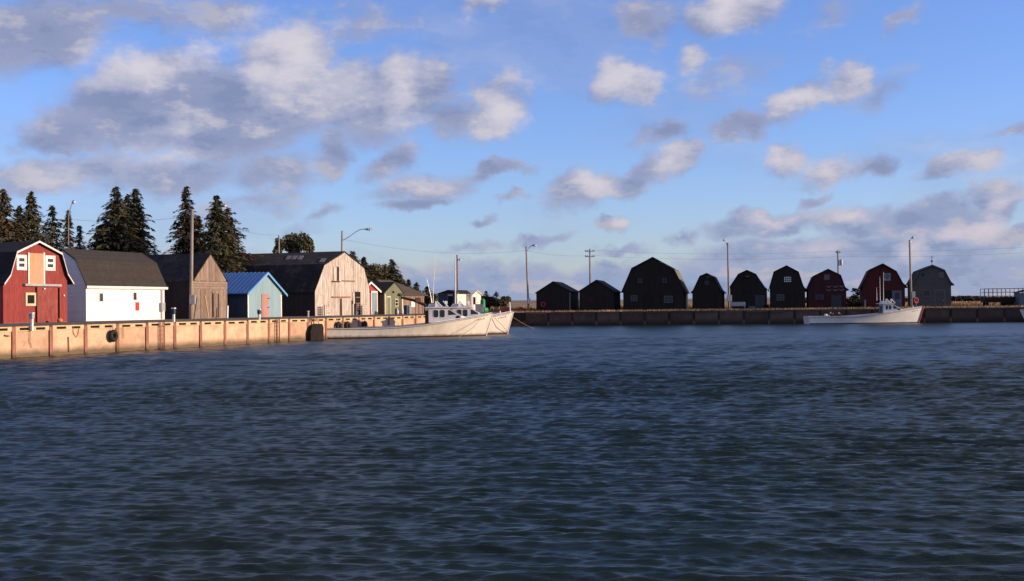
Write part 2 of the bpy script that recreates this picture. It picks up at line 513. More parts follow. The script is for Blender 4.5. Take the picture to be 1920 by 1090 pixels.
mat('shrub', (0.075, 0.062, 0.026), (0.034, 0.034, 0.016), 0.7, rough=.9, blotch=.25)
mat('shrub_dark', (0.028, 0.024, 0.016), (0.016, 0.015, 0.010), 0.4, rough=.95)
mat('pole_wood', (0.38, 0.32, 0.27), (0.25, 0.20, 0.17), 3, (4, 4, .4), .85, .2)
mat('galv', (0.42, 0.43, 0.45), (0.34, 0.35, 0.37), 3, rough=.45, metallic=.3)
mat('lamp_glass', (0.80, 0.80, 0.78), rough=.25, spec=.6)
mat('wire', (0.05, 0.05, 0.055), rough=.7)
mat('rubber', (0.022, 0.020, 0.020), (0.012, 0.011, 0.011), 4, rough=.75)
mat('rope', (0.46, 0.34, 0.20), (0.34, 0.24, 0.14), 9, rough=.95)
mat('plank_yellow', (0.55, 0.36, 0.15), (0.44, 0.28, 0.11), 3, V, .85)
mat('box_grey', (0.40, 0.39, 0.40), (0.33, 0.32, 0.33), 3, rough=.6)
mat('sign_red', (0.55, 0.035, 0.04), rough=.5)
mat('green_paint', (0.02, 0.26, 0.12), (0.015, 0.20, 0.09), 3, rough=.45)
mat('orange_net', (0.36, 0.075, 0.032), (0.20, 0.05, 0.03), 5, rough=.95, bump=.5)
mat('float_white', (0.75, 0.72, 0.68), rough=.5)
mat('float_orange', (0.62, 0.16, 0.07), rough=.5)
mat('float_green', (0.05, 0.30, 0.16), rough=.5)
mat('drum_blue', (0.03, 0.05, 0.09), (0.02, 0.035, 0.06), 3, rough=.45)
mat('drum_pale', (0.25, 0.38, 0.46), rough=.5)
mat('trap_wire', (0.06, 0.05, 0.045), (0.035, 0.03, 0.03), 6, rough=.9)
mat('fish_blue', (0.10, 0.135, 0.165), (0.08, 0.11, 0.135), 2, rough=.6)
mat('ink', (0.05, 0.04, 0.04), rough=.8)
mat('gull_mark', (0.33, 0.32, 0.33), rough=.8)

# ------------------------------------------------------------------ site frames
GZ = 1.87
QA = hit_z(25, 671.7, 0.0); QB = hit_z(952, 616.0, 0.0)
UL = (QB - QA).normalized()                      # along the near quay, away from the camera
NL = Vector((-UL.y, UL.x, 0))                    # inland
L_END = (QB - QA).length + 0.35
FA = hit_z(1000, 611.4, 0.0); FB = hit_z(1900, 603.8, 0.0)
UF = (FB - FA).normalized()                      # along the far quay, left to right
NF = Vector((-UF.y, UF.x, 0))                    # inland, away from the camera
F_START = (hit_plane(944, 612, FA, NF) - FA).dot(UF)
F_END = (hit_plane(2250, 612, FA, NF) - FA).dot(UF)
rotz_of = lambda u: math.atan2(u.y, u.x)


def qpt(s, d, z=0.0):
    p = QA + UL * s + NL * d
    return Vector((p.x, p.y, z))


def fpt(s, d, z=0.0):
    p = FA + UF * s + NF * d
    return Vector((p.x, p.y, z))


# ------------------------------------------------------------------ water
def build_water():
    rng = np.random.default_rng(3)
    rows, cols = 1700, 500
    ys = np.exp(np.linspace(math.log(5.0), math.log(182.0), rows))
    us = np.linspace(-0.54, 0.54, cols)
    Y = np.repeat(ys[:, None], cols, 1)
    X = us[None, :] * (Y + 3.0)
    dx = np.repeat((1.08 / cols * (ys + 3.0))[:, None], cols, 1)
    dy = np.repeat(np.gradient(ys)[:, None], cols, 1)
    grid = np.maximum(dx, dy)
    # gusts: patches of rougher and calmer water
    g = np.zeros_like(X)
    for k in range(14):
        lam = rng.uniform(9, 46); th = rng.uniform(0, math.pi)
        g += np.sin(2 * math.pi * (X * math.cos(th) * 0.55 + Y * math.sin(th)) / lam + rng.uniform(0, 6.28)) * (0.6 if lam > 20 else 0.4)
    gust = 1.0 + 0.33 * np.tanh(g / 1.5)
    Z = np.zeros_like(X); DX = np.zeros_like(X); DY = np.zeros_like(X)
    wind = math.radians(262)          # travel direction of the chop, a little off the view axis
    for k in range(96):
        lam = math.exp(rng.uniform(math.log(0.10), math.log(0.55))) if k > 7 else rng.uniform(0.8, 2.4)
        th = wind + rng.normal(0, 0.14 if lam > .28 else .26) + (0.06 if lam < .3 else -.04)
        kx, ky = math.cos(th) * 2 * math.pi / lam, math.sin(th) * 2 * math.pi / lam
        a = 0.063 * lam / (2 * math.pi) * (1.12 if lam < .3 else 0.40 if lam > .7 else 0.86)
        fade = np.clip((lam / grid - 1.5) / 1.5, 0, 1)
        ph = kx * X + ky * Y + rng.uniform(0, 6.28)
        A = a * fade * gust
        Z += A * np.sin(ph)
        DX -= A * 0.5 * math.cos(th) * -np.cos(ph)
        DY -= A * 0.5 * math.sin(th) * -np.cos(ph)
    co = np.stack([X - DX * -1.0, Y - DY * -1.0, Z], -1).reshape(-1, 3)
    idx = np.arange(rows * cols).reshape(rows, cols)
    quads = np.stack([idx[:-1, :-1], idx[:-1, 1:], idx[1:, 1:], idx[1:, :-1]], -1).reshape(-1, 4)
    # a broad calm sheet carries the harbour on past the modelled chop
    nb = len(co)
    s = [(-700, -500, -0.35), (900, -500, -0.35), (900, 178, -0.35), (-700, 178, -0.35)]
    co = np.vstack([co, np.array(s)])
    quads = np.vstack([quads, [[nb, nb + 1, nb + 2, nb + 3]]])
    me = bpy.data.meshes.new('water')
    me.vertices.add(len(co)); me.vertices.foreach_set('co', co.ravel())
    me.loops.add(len(quads) * 4); me.loops.foreach_set('vertex_index', quads.ravel().astype(np.int32))
    me.polygons.add(len(quads))
    me.polygons.foreach_set('loop_start', np.arange(0, len(quads) * 4, 4, dtype=np.int32))
    me.polygons.foreach_set('use_smooth', np.ones(len(quads), dtype=bool))
    me.update(); me.validate()
    m = bpy.data.materials.new('water'); m.use_nodes = True
    N, L = m.node_tree.nodes, m.node_tree.links
    bs = N['Principled BSDF']
    bs.inputs['Base Color'].default_value = (0.0125, 0.0240, 0.0165, 1)
    bs.inputs['Roughness'].default_value = 0.31
    bs.inputs['IOR'].default_value = 1.333
    bs.inputs['Specular IOR Level'].default_value = 0.40
    tc = N.new('ShaderNodeTexCoord')
    mp = N.new('ShaderNodeMapping'); mp.inputs['Scale'].default_value = (0.38, 1.35, 1); mp.inputs['Rotation'].default_value = (0, 0, R(-7))
    L.new(tc.outputs['Object'], mp.inputs[0])
    n1 = N.new('ShaderNodeTexNoise'); n1.inputs['Scale'].default_value = 2.6; n1.inputs['Detail'].default_value = 5; n1.inputs['Roughness'].default_value = .6
    L.new(mp.outputs[0], n1.inputs['Vector'])
    n2 = N.new('ShaderNodeTexNoise'); n2.inputs['Scale'].default_value = 0.055; n2.inputs['Detail'].default_value = 3
    L.new(mp.outputs[0], n2.inputs['Vector'])
    mr = N.new('ShaderNodeMapRange'); L.new(n2.outputs['Fac'], mr.inputs[0])
    for i, x in zip((1, 2, 3, 4), (.35, .65, .35, 1.0)): mr.inputs[i].default_value = x
    bp = N.new('ShaderNodeBump'); bp.inputs['Distance'].default_value = 0.10
    L.new(mr.outputs[0], bp.inputs['Strength']); L.new(n1.outputs['Fac'], bp.inputs['Height'])
    L.new(bp.outputs[0], bs.inputs['Normal'])
    structure('water', me, m)


build_water()


# ------------------------------------------------------------------ land
def build_land():
    b = MB()
    a0, c1 = -75.0, L_END
    edge = [qpt(a0, .35, 1.72), qpt(c1 - .3, .35, 1.72), fpt(F_START + .3, .35, 1.72), fpt(F_END, .35, 1.72)]
    inner = [qpt(a0, 5, GZ), qpt(c1 - 4, 5, GZ), fpt(F_START - 1, 5, GZ), fpt(F_END, 5, GZ)]
    far = [fpt(F_END, 70, GZ), Vector((-40, 235, GZ)), Vector((-420, 235, GZ)), Vector((-420, -60, GZ))]
    b.add(edge + inner + far, [(0, 1, 5, 4), (1, 2, 6, 5), (2, 3, 7, 6), (4, 5, 6, 7, 8, 9, 10, 11)])
    structure('ground', b.mesh('ground'), 'apron')
    # the open field and its low rise to the skyline
    nx, ny = 90, 60
    xs = np.linspace(-520, 760, nx); yy = 150 + 950 * (np.linspace(0, 1, ny) ** 1.7)
    vs = []
    for y in yy:
        for x in xs:
            # field starts behind the far barns; nearer than that it dips out of sight under the ground
            z = 1.55 + max(0.0, y - 178) * 0.0071 if y < 760 else 1.55 + 582 * 0.0071 + (y - 760) * .001
            z += 0.35 * math.sin(x * .021 + y * .013) * min(1, max(0, (y - 200) / 200)) + 0.5 * math.sin(x * .0071 + 1.3) * min(1, max(0, (y - 220) / 300))
            if y < 185: z -= 3
            vs.append((x, y, z))
    fs = [(j * nx + i, j * nx + i + 1, (j + 1) * nx + i + 1, (j + 1) * nx + i) for j in range(ny - 1) for i in range(nx - 1)]
    structure('field', MB().add(vs, fs).mesh('field', True), 'dry_field')


build_land()


# ------------------------------------------------------------------ quay walls
def build_quay(name, label, pt, u, s0, s1, phase, pitch, mats, coping_slots, ztop):
    conc, pile, cope = mats
    base = pt(0, 0, 0)
    q = thing(name, label, 'quay wall', base, rotz_of(u))
    sgn = 1.0
    k0, k1 = math.floor((s0 - phase) / pitch), math.ceil((s1 - phase) / pitch)
    pw = 0.14
    panel = MB().box(pw, pitch - pw, 0.0, .45, -1.2, ztop - .27)
    pme = panel.mesh('panel')
    post = MB().box(-pw, pw, -.07, .0, -1.2, ztop - .06).box(-.05, .05, 0, .40, -1.2, ztop - .06).box(-pw, pw, .22, .28, -1.2, ztop - .06)
    post_me = post.mesh('post')
    ch, z0 = .27, ztop - .27
    cp = MB()
    w = pitch - 2 * pw
    xs = [pw, pw + .12 * w, pw + .42 * w, pw + .60 * w, pw + .88 * w, pitch - pw]
    if coping_slots:
        cp.box(pw, pitch - pw, -.04, .38, ztop - .075, ztop)
        cp.box(pw, pitch - pw, -.04, .38, z0, z0 + .055)
        for i in (0, 2, 4):
            cp.box(xs[i], xs[i + 1], -.04, .38, z0 + .055, ztop - .075)
    else:
        cp.box(pw, pitch - pw, -.05, .38, z0, ztop)
    cme = cp.mesh('coping')
    sl = [MB().box(xs[i] + .005, xs[i + 1] - .005, .06, .33, z0 + .057, ztop - .077).mesh('slot_shade') for i in (1, 3)]  # dark fill: the shade inside the slots is put into its colour
    back = MB().box(-.5, pitch + .5, .5, .8, -1.2, 1.6)
    for k in range(k0, k1 + 1):
        s = phase + k * pitch
        if s < s0 - .1 or s > s1 + .1:
            continue
        dy = random.uniform(-.012, .012)
        p = obj('post', post_me, pile, q); p.location = (s, dy, random.uniform(-.03, .02))
        if s + pitch > s1 + .3:
            continue
        o = obj('panel', pme, conc, q); o.location = (s, random.uniform(-.02, .02), random.uniform(-.012, .012)); o.rotation_euler = (random.uniform(-.004, .004), 0, random.uniform(-.003, .003))
        c = obj('coping', cme, cope, q); c.location = (s, dy, random.uniform(-.015, .015)); c.rotation_euler = (0, random.uniform(-.004, .004), 0)
        if coping_slots:
            for me in sl:
                e = obj('slot_shade', me, 'void', c)
    # closed backing so no water shows between panel and pile
    MB().box(s0, s1, .48, .75, -1.2, ztop - .12).build('backing', 'pile_dim', q)
    return q


PITCH_L = ((hit_plane(577, 638, QA, NL) - QA).dot(UL)) / 11.0
quay_l = build_quay('quay_wall', 'sunlit rust-orange concrete quay with steel piles below the left row of sheds', qpt, UL, -30, L_END, 0.0, PITCH_L,
                    ('concrete', 'rust_steel', 'coping'), True, 1.78)
sF = lambda px: (hit_plane(px, 598, FA, NF) - FA).dot(UF)
PITCH_F = (sF(1255) - sF(984)) / 6.0
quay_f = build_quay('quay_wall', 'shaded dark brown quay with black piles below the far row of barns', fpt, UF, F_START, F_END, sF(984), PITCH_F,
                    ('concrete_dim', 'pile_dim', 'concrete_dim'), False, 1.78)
# the short return between the two quays
_c2 = fpt(F_START, .1) - QA
_a, _b = Vector((L_END, .02, 0)), Vector((_c2.dot(UL), _c2.dot(NL), 0))
_n = Vector((-(_b - _a).y, (_b - _a).x, 0)).normalized() * .4
_p = [_a, _b, _b + _n, _a + _n]
MB().add([(v.x, v.y, -1.2) for v in _p] + [(v.x, v.y, 1.735) for v in _p], [(0, 3, 2, 1), (4, 5, 6, 7), (0, 1, 5, 4), (1, 2, 6, 5), (2, 3, 7, 6), (3, 0, 4, 7)]).build('return_wall', 'concrete', quay_l)


# ------------------------------------------------------------------ buildings
def clip_profile(prof, xl, xr):
    def zat(x):
        for (x0, z0), (x1, z1) in zip(prof, prof[1:]):
            if x0 <= x <= x1:
                return z0 + (z1 - z0) * (x - x0) / max(1e-6, x1 - x0)
        return prof[0][1] if x < prof[0][0] else prof[-1][1]
    return [(xl, zat(xl))] + [p for p in prof if xl + .01 < p[0] < xr - .01] + [(xr, zat(xr))], zat


class Barn:
    """A shed with its gable towards -y of its own frame; pixel helpers find points on its front plane."""

    def __init__(self, name, label, cat, u, front_pt, prof_px, wall_px, depth, wall, roof, over=.22, thick=.10, group=None,
                 rake=None, rake_w=.16, basez=1.6, profile=None, fascia=None):
        self.u = u.normalized(); self.n = Vector((-self.u.y, self.u.x, 0))
        self.o = Vector((front_pt.x, front_pt.y, GZ))
        self.t = thing(name, label, cat, self.o, rotz_of(self.u), group)
        self.prof = profile or [self.px(*p) for p in prof_px]
        xl, xr = (self.px(wall_px[0], 560)[0], self.px(wall_px[1], 560)[0]) if profile is None else wall_px
        self.xl, self.xr, self.L = xl, xr, depth
        top, self.zat = clip_profile(self.prof, xl, xr)
        zb = basez - GZ
        self.gable = top
        MB().prism([(xl, zb)] + [(x, z - .02) for x, z in top] + [(xr, zb)], 0, depth).build('wall', wall, self.t)
        # roof: a slab that follows the profile, proud of the gable
        up = self.prof
        poly = [(x, z) for x, z in up] + [(x, z + thick) for x, z in reversed(up)]
        MB().prism(poly, -over, depth + over).build('roof', roof, self.t)
        if rake:
            poly = [(x, z + thick + .015) for x, z in up] + [(x, z + thick - rake_w) for x, z in reversed(up)]
            MB().prism(poly, -over - .035, -over - .003).build('rake_board', rake, self.t)
        if fascia:
            for sgn, (x, z) in ((-1, up[0]), (1, up[-1])):
                MB().box(min(x, x + sgn * .03), max(x, x + sgn * .03), -over, depth + over, z - .08, z + thick + .01).build('fascia', fascia, self.t)

    def px(self, px, py):
        p = hit_plane(px, py, self.o, self.n) - self.o
        return p.dot(self.u), p.z

    def rect(self, x0, y0, x1, y1):
        a, b = self.px(x0, y1), self.px(x1, y0)
        return a[0], b[0], a[1], b[1]

    def box_px(self, name, r, m, y0=-.05, y1=.05, parent=None, bevel=0):
        x0, x1, z0, z1 = self.rect(*r)
        return MB().box(x0, x1, y0, y1, z0, z1).build(name, m, parent or self.t, bevel=bevel)

    def window(self, r, frame, glass='glass', nx=1, nz=2, fw=.09, y=0.0, pane_m=.0):
        x0, x1, z0, z1 = self.rect(*r)
        return window_on(self.t, x0, x1, z0, z1, frame, glass, nx, nz, fw, y)

    def door(self, r, m, trim=None, tw=.09, y=0.0, handle=True):
        x0, x1, z0, z1 = self.rect(*r)
        d = MB().box(x0, x1, y - .05, y + .03, max(z0, -.1), z1).build('door', m, self.t)
        if trim:
            t = MB().box(x0 - tw, x0 - .002, y - .07, y + .02, max(z0, -.1), z1 + tw).box(x1 + .002, x1 + tw, y - .07, y + .02, max(z0, -.1), z1 + tw).box(x0 - .001, x1 + .001, y - .07, y + .02, z1 + .002, z1 + tw - .002)
            t.build('door_frame', trim, d)
        if handle:
            MB().box(x1 - .16, x1 - .10, y - .10, y - .05, .75, .95).build('handle', 'galv', d)
        return d

    def boards(self, m, width=.28, y=-.035, skip=(), z0=-.2, drop=.04):
        """vertical boards nailed over the gable, each one its own piece; skip = (x0, x1, z0, z1) openings"""
        x = self.xl
        rnd = random.Random(int(abs(self.o.x) * 100))
        while x < self.xr - .03:
            w = min(width * rnd.uniform(.75, 1.25), self.xr - x)
            a, b = x + .012, x + w - .012
            knots = [a] + [p[0] for p in self.gable if a < p[0] < b] + [b]
            segs = [(z0, None)]
            for (sx0, sx1, sz0, sz1) in skip:
                if a < sx1 and b > sx0:
                    new = []
                    for (l, t) in segs:
                        if t is None:
                            new += [(l, sz0), (sz1, None)]
                        else:
                            new.append((l, t))
                    segs = new
            yy = y + rnd.uniform(-.018, .012)
            for (l, t) in segs:
                l2 = l + (rnd.uniform(0, .05) if l > z0 else 0)
                if t is None:
                    tops = [(k, self.zat(k) - drop - rnd.uniform(0, .03)) for k in knots]
                else:
                    tops = [(a, t), (b, t)]
                if min(z for _, z in tops) - l2 < .08:
                    continue
                tilt = rnd.uniform(-.010, .010)
                poly = [(a, l2)] + [(k + tilt, z) for k, z in tops] + [(b, l2)]
                MB().prism(poly, yy, yy + .04).build('board', m, self.t)
            x += w


def window_on(parent, x0, x1, z0, z1, frame, glass, nx=1, nz=2, fw=.09, y=0.0):
    f = MB()
    f.box(x0, x0 + fw, y - .06, y + .02, z0, z1).box(x1 - fw, x1, y - .06, y + .02, z0, z1)
    f.box(x0 + fw, x1 - fw, y - .06, y + .02, z1 - fw, z1).box(x0 + fw, x1 - fw, y - .07, y + .02, z0, z0 + fw)
    mw = fw * .6
    for i in range(1, nx):
        c = x0 + fw + (x1 - x0 - 2 * fw) * i / nx
        f.box(c - mw / 2, c + mw / 2, y - .055, y + .02, z0 + fw, z1 - fw)
    for i in range(1, nz):
        c = z0 + fw + (z1 - z0 - 2 * fw) * i / nz
        f.box(x0 + fw, x1 - fw, y - .05, y + .02, c - mw / 2, c + mw / 2)
    o = f.build('window', frame, parent)
    w_, h_ = (x1 - x0 - 2 * fw) / nx, (z1 - z0 - 2 * fw) / nz
    for i in range(nx):
        for j in range(nz):
            MB().box(x0 + fw + i * w_ + .002, x0 + fw + (i + 1) * w_ - .002, y - .025, y - .012, z0 + fw + j * h_ + .002, z0 + fw + (j + 1) * h_ - .002).build('pane', glass, o)
    return o


def on_quay(px, d):
    """point at ground level d metres inland of the near quay, on the picture column px"""
    p = hit_plane(px, 590, qpt(0, d), NL)
    return Vector((p.x, p.y, GZ))


def on_far(px, d):
    p = hit_plane(px, 580, fpt(0, d), NF)
    return Vector((p.x, p.y, GZ))


SHEDS_L, SHEDS_F = 'sheds along the sunlit quay', 'barns along the shaded far quay'

# red gambrel barn
b = Barn('gambrel_barn', 'sunlit red gambrel barn with white rake trim and two loft windows', 'barn', UL, on_quay(66, 7.0),
         [(2, 535), (14, 518), (26, 475), (68, 455), (111, 478), (121.6, 516), (132.7, 534)], (6, 126), 11, 'red_paint', 'shingle_black', over=.25, rake='white_trim', rake_w=.11, group=SHEDS_L)
b.window((30, 478.5, 49, 506.5), 'white_trim', nz=2, fw=.22)
b.window((84, 480, 102.5, 507.5), 'white_trim', nz=2, fw=.22)
ld = b.box_px('loft_door', (54, 476, 80, 533), 'loft_door', -.06, .02)
b.box_px('jamb', (51.5, 474, 53.8, 533), 'white_trim', -.08, .02, ld); b.box_px('jamb', (80.2, 474, 82.5, 533), 'white_trim', -.08, .02, ld)
b.box_px('door_track', (43, 533.5, 111, 536.5), 'box_grey', -.22, .02)
sd = b.box_px('sliding_door', (67, 539, 105, 606), 'red_door', -.14, -.06)
b.box_px('door_gap', (106, 540, 108, 605), 'void', -.03, .02); b.box_px('door_post', (108.2, 540, 110.5, 606), 'red_door', -.18, .02)
b.window((47, 549, 66.5, 574), 'cream_trim', 'void', nz=1, fw=.16)
b.box_px('sill_board', (6, 603.5, 126, 608), 'brown_board', -.05, .0)
b.box_px('lamp', (77, 540.5, 79.5, 543), 'lamp_glass', -.26, -.15); b.box_px('lamp', (117, 553, 119, 555.5), 'lamp_glass', -.12, .0)

# white gambrel building, long side to the quay
UW = -NL                              # its gable faces back along the quay
corner = on_quay(161.5, 9.0)
pw_ = lambda px, py: (lambda p: (p.dot(UW), p.z))(hit_plane(px, py, corner, UL) - corner)
ax_, az_ = pw_(117, 468.5); kx_, kz_ = pw_(143, 488); ex_, ez_ = .18, pw_(161, 539)[1]
ps = lambda px, py: (lambda p: (p.dot(UL), p.z))(hit_plane(px, py, corner, NL) - corner)
len_w = ps(308.5, 570)[0]
prof = [(2 * ax_ - ex_, ez_), (2 * ax_ - kx_, kz_), (ax_, az_), (kx_, kz_), (ex_, ez_)]
b = Barn('gambrel_building', 'long white gambrel building with dark shingle roof, beside the red barn', 'building', UW, corner, None, (2 * ax_, 0.0), len_w, 'white_clap', 'shingle_dark', over=.12, profile=prof, group=SHEDS_L, fascia='white_trim')
wt = b.t


def side_box(name, x0, y0, x1, y1, m, proud=.05, parent=None):
    a, c = ps(x0, y1), ps(x1, y0)
    return MB().box(-.02, proud, a[0], c[0], a[1], c[1]).build(name, m, parent or wt)


for (x0, x1, y0, y1) in ((186.5, 192, 550.5, 565), (249.8, 255, 549, 562.5)):
    w_ = side_box('window', x0 - 1, y0 - 1, x1 + 1, y1 + 1, 'white_trim', .04); side_box('pane', x0, y0, x1, y1, 'glass', .055, w_)
side_box('sign', 254, 567, 260, 582.5, 'sign_red', .05)
side_box('meter_box', 299, 568, 305.5, 584, 'box_grey', .22)
side_box('conduit', 301.3, 543, 303.5, 568, 'box_grey', .08); side_box('conduit', 301.3, 584, 303.5, 598, 'box_grey', .08)
side_box('gutter', 161, 538.6, 312, 540.6, 'white_trim', .16)

# pointed weathered shed
b = Barn('fish_shed', 'steep-gabled weathered grey plank shed beside the white building', 'shed', UL, on_quay(392, 8.6),
         [(360, 529), (394, 476.5), (427, 530)], (359.5, 425.5), 10, 'grey_wood_dark', 'shingle_fade', over=.05, thick=.08, group=SHEDS_L)
zb1, zb2 = b.px(390, 542)[1], b.px(390, 528)[1]
b.boards('grey_wood', .42, skip=((b.xl - 1, b.xr + 1, zb1, zb2),))
x = b.xl
for i, z in enumerate(np.linspace(zb1, zb2, 4)[:-1]):
    MB().box(b.xl + .02, b.xr - .02, -.06, -.01, z + .01, z + (zb2 - zb1) / 3 - .01).build('plank', 'grey_wood', b.t)
dd = b.box_px('door', (399, 551, 406.5, 594), 'grey_wood', -.10, -.045)
b.box_px('lintel', (396, 546.5, 408, 550.5), 'brown_board', -.12, -.045, dd)
for x0, x1 in ((397, 398.8), (406.8, 408.6)):
    b.box_px('jamb', (x0, 551, x1, 595), 'grey_wood_dark', -.11, -.045, dd)
b.box_px('hasp', (404.5, 580, 406, 583), 'galv', -.13, -.10)
shed3 = b

# pale blue shed with blue metal roof
b = Barn('fish_shed', 'pale blue shed with bright blue metal roof and pink door', 'shed', UL, on_quay(496, 8.0),
         [(461, 551.5), (498.7, 512), (535, 554)], (464.5, 527.7), 8.5, 'pale_blue', 'blue_metal', over=.22, thick=.06, group=SHEDS_L, rake='blue_trim', rake_w=.2)
b.door((490.5, 551.5, 502.5, 597), 'pink_door', None, handle=False)
for yy in (559, 576):
    b.box_px('hinge', (500.5, yy, 504, yy + 1.5), 'wire', -.09, -.05)
dz = MB(); (xa, za), (xc, zc), (xe, ze) = b.prof
for k in range(22):                               # standing ribs of the sheet roof
    y = -.2 + k * .42
    for (x0, z0, x1, z1) in ((xa, za, xc, zc), (xc, zc, xe, ze)):
        o = MB().add([(x0, y, z0 + .06), (x1, y, z1 + .06), (x1, y + .07, z1 + .06), (x0, y + .07, z0 + .06), (x0, y + .015, z0 + .11), (x1, y + .015, z1 + .11), (x1, y + .055, z1 + .11), (x0, y + .055, z0 + .11)],
                     [(0, 1, 2, 3), (4, 7, 6, 5), (0, 4, 5, 1), (1, 5, 6, 2), (2, 6, 7, 3), (3, 7, 4, 0)]).build('roof_rib', 'blue_metal', b.t)
b.box_px('corner_board', (464.3, 551, 466, 597), 'white_trim', -.03, .0); b.box_px('corner_board', (526, 553, 527.8, 597), 'white_trim', -.03, .0)
MB().box(b.xl - .03, b.xl, .02, 8.4, -.25, b.zat(b.xl) - .02).build('side_shade', 'blue_shade', b.t)  # dark sheet: the left wall's shade is put into its colour

# big bleached barn
b = Barn('gambrel_barn', 'big bleached plank gambrel barn with long black roof and open doorway', 'barn', UL, on_quay(641, 8.6),
         [(588.5, 549), (607.5, 497), (645.3, 473), (682, 502.5), (694, 550)], (590, 692.5), 21, 'grey_wood_dark', 'shingle_fade', over=.08, thick=.10, group=SHEDS_L)
op = b.rect(666, 548, 675, 592); slot = b.rect(630, 501, 634.5, 527); gap = b.rect(637.0, 559, 639, 592)
b.boards('bleached_wood', .36, skip=((op[0], op[1], -.3, op[3]), (slot[0], slot[1], slot[2], slot[3])))
b.box_px('loft_shutter', (624.5, 501, 629.8, 528), 'bleached_wood', -.09, -.04)
b.box_px('doorway', (665.5, 548, 675.5, 594), 'void', -.012, .0)
for yy in (557, 568, 579):
    b.box_px('shelf', (667, yy, 674.5, yy + 1.6), 'brown_board', -.03, -.013)
b.box_px('crate', (668, 571, 673, 578), 'grey_wood', -.04, -.014); b.box_px('crate', (667, 583, 672, 592), 'fish_blue', -.04, -.014)
b.box_px('door_track', (621, 556.3, 655, 558.3), 'rust_steel', -.17, -.06)
dd = b.box_px('door', (639.2, 559, 656.5, 594), 'bleached_wood', -.13, -.07)
b.box_px('door_gap', (636.9, 560, 638.9, 593), 'void', -.07, -.055); b.box_px('door_gap', (657.5, 564, 660, 593), 'void', -.07, -.055)
b.box_px('loose_plank', (660.6, 548, 663.5, 570), 'bleached_wood', -.10, -.06)
b.box_px('ledge', (621, 527.5, 636, 529), 'grey_wood_dark', -.13, -.05); b.box_px('ledge', (640, 526.5, 664, 528), 'grey_wood', -.10, -.05)
(x0, z0), (x1, z1), (x2, z2), _, _ = b.prof
for (px0, px1) in ((535, 543), (546, 554), (557, 565), (598, 607)):                # patched sheets of the upper left slope
    py = 483 if px0 < 590 else 488
    n_up = Vector((-(z2 - z1), 0, x2 - x1)).normalized()
    nw = b.u * n_up.x + Vector((0, 0, n_up.z))
    pl_pt = b.o + b.u * x1 + Vector((0, 0, z1 + .115))
    q = [hit_plane(px, yy, pl_pt, nw) - b.o for px, yy in ((px0, py + 4), (px1, py + 4), (px1 + 5, py - 3), (px0 + 5, py - 3))]
    loc = [Vector((v.dot(b.u), v.dot(b.n), v.z)) for v in q]
    loc2 = [v + n_up * .03 for v in loc]
    MB().add(loc + loc2, [(0, 1, 2, 3), (7, 6, 5, 4), (0, 4, 5, 1), (1, 5, 6, 2), (2, 6, 7, 3), (3, 7, 4, 0)]).build('tin_or_sun_patch', 'patch_tin', b.t)
big = b

# small red shed with slate door
b = Barn('fish_shed', 'small bright red shed with white trim and slate blue door', 'shed', UL, on_quay(693, 9.5),
         [(674, 548), (693, 529.5), (712, 547.5)], (678, 708.5), 6, 'shed_red', 'shingle_black', over=.18, thick=.07, rake='white_trim', rake_w=.22, group=SHEDS_L)
b.door((696.5, 549, 705.5, 590), 'slate_door', 'white_trim', .17, handle=False)

# green shed
b = Barn('fish_shed', 'narrow mossy green shed with cream framed door and window', 'shed', UL, on_quay(738, 9.0),
         [(719, 551), (739.3, 530), (757, 551)], (721, 755), 8, 'green_wood', 'shingle_black', over=.06, thick=.08, group=SHEDS_L)
b.door((725, 558, 731, 590), 'green_wood', 'cream_trim', .15, handle=False)
b.window((740, 560.5, 746, 575), 'cream_trim', nz=2, fw=.12)
b.box_px('vent', (735.5, 546, 739, 550), 'void', -.03, .0)
for px in (721.8, 754):
    b.box_px('corner_board', (px - .9, 551.5, px + .9, 590), 'cream_trim', -.05, .0)

# brown hip-roofed shed, long side to the quay
hc = on_quay(757, 9.0)
t = thing('fish_shed', 'low brown plank shed with hipped shingle roof behind the drums', 'shed', hc, rotz_of(UL), SHEDS_L)
hp = lambda px, py: (lambda p: (p.dot(UL), p.z))(hit_plane(px, py, hc, NL) - hc)
xr_, ze_ = hp(795, 553.5); xl_ = hp(748, 553)[0]; zr_ = ze_ + 1.75
MB().box(xl_, xr_, 0, 6, -.3, ze_ + .02).build('wall', 'brown_board', t)
o_ = .35
MB().add([(xl_ - o_, -o_, ze_), (xr_ + o_, -o_, ze_), (xr_ + o_, 6 + o_, ze_), (xl_ - o_, 6 + o_, ze_), (xl_ + .4, 3, zr_), (xr_ - 2.6, 3, zr_),
          (xl_ - o_, -o_, ze_ - .09), (xr_ + o_, -o_, ze_ - .09), (xr_ + o_, 6 + o_, ze_ - .09), (xl_ - o_, 6 + o_, ze_ - .09)],
         [(0, 1, 5, 4), (1, 2, 5), (2, 3, 4, 5), (3, 0, 4), (0, 6, 7, 1), (1, 7, 8, 2), (2, 8, 9, 3), (3, 9, 6, 0), (6, 9, 8, 7)]).build('roof', 'shingle_brown', t)
hb = lambda name, x0, y0, x1, y1, m, p=.05: MB().box(hp(x0, y1)[0], hp(x1, y1)[0], -p, .02, hp(x0, y1)[1], hp(x0, y0)[1]).build(name, m, t)
hb('shutter', 770.5, 565, 777.5, 576, 'white_trim'); hb('doorway', 758, 562, 769, 590, 'brown_board', .03)
for px in (778.5, 785, 791.5):
    hb('batten', px, 556, px + 1.6, 590, 'grey_wood', .06)
hb('sill_beam', 757, 554.5, 795, 557, 'brown_board', .08)

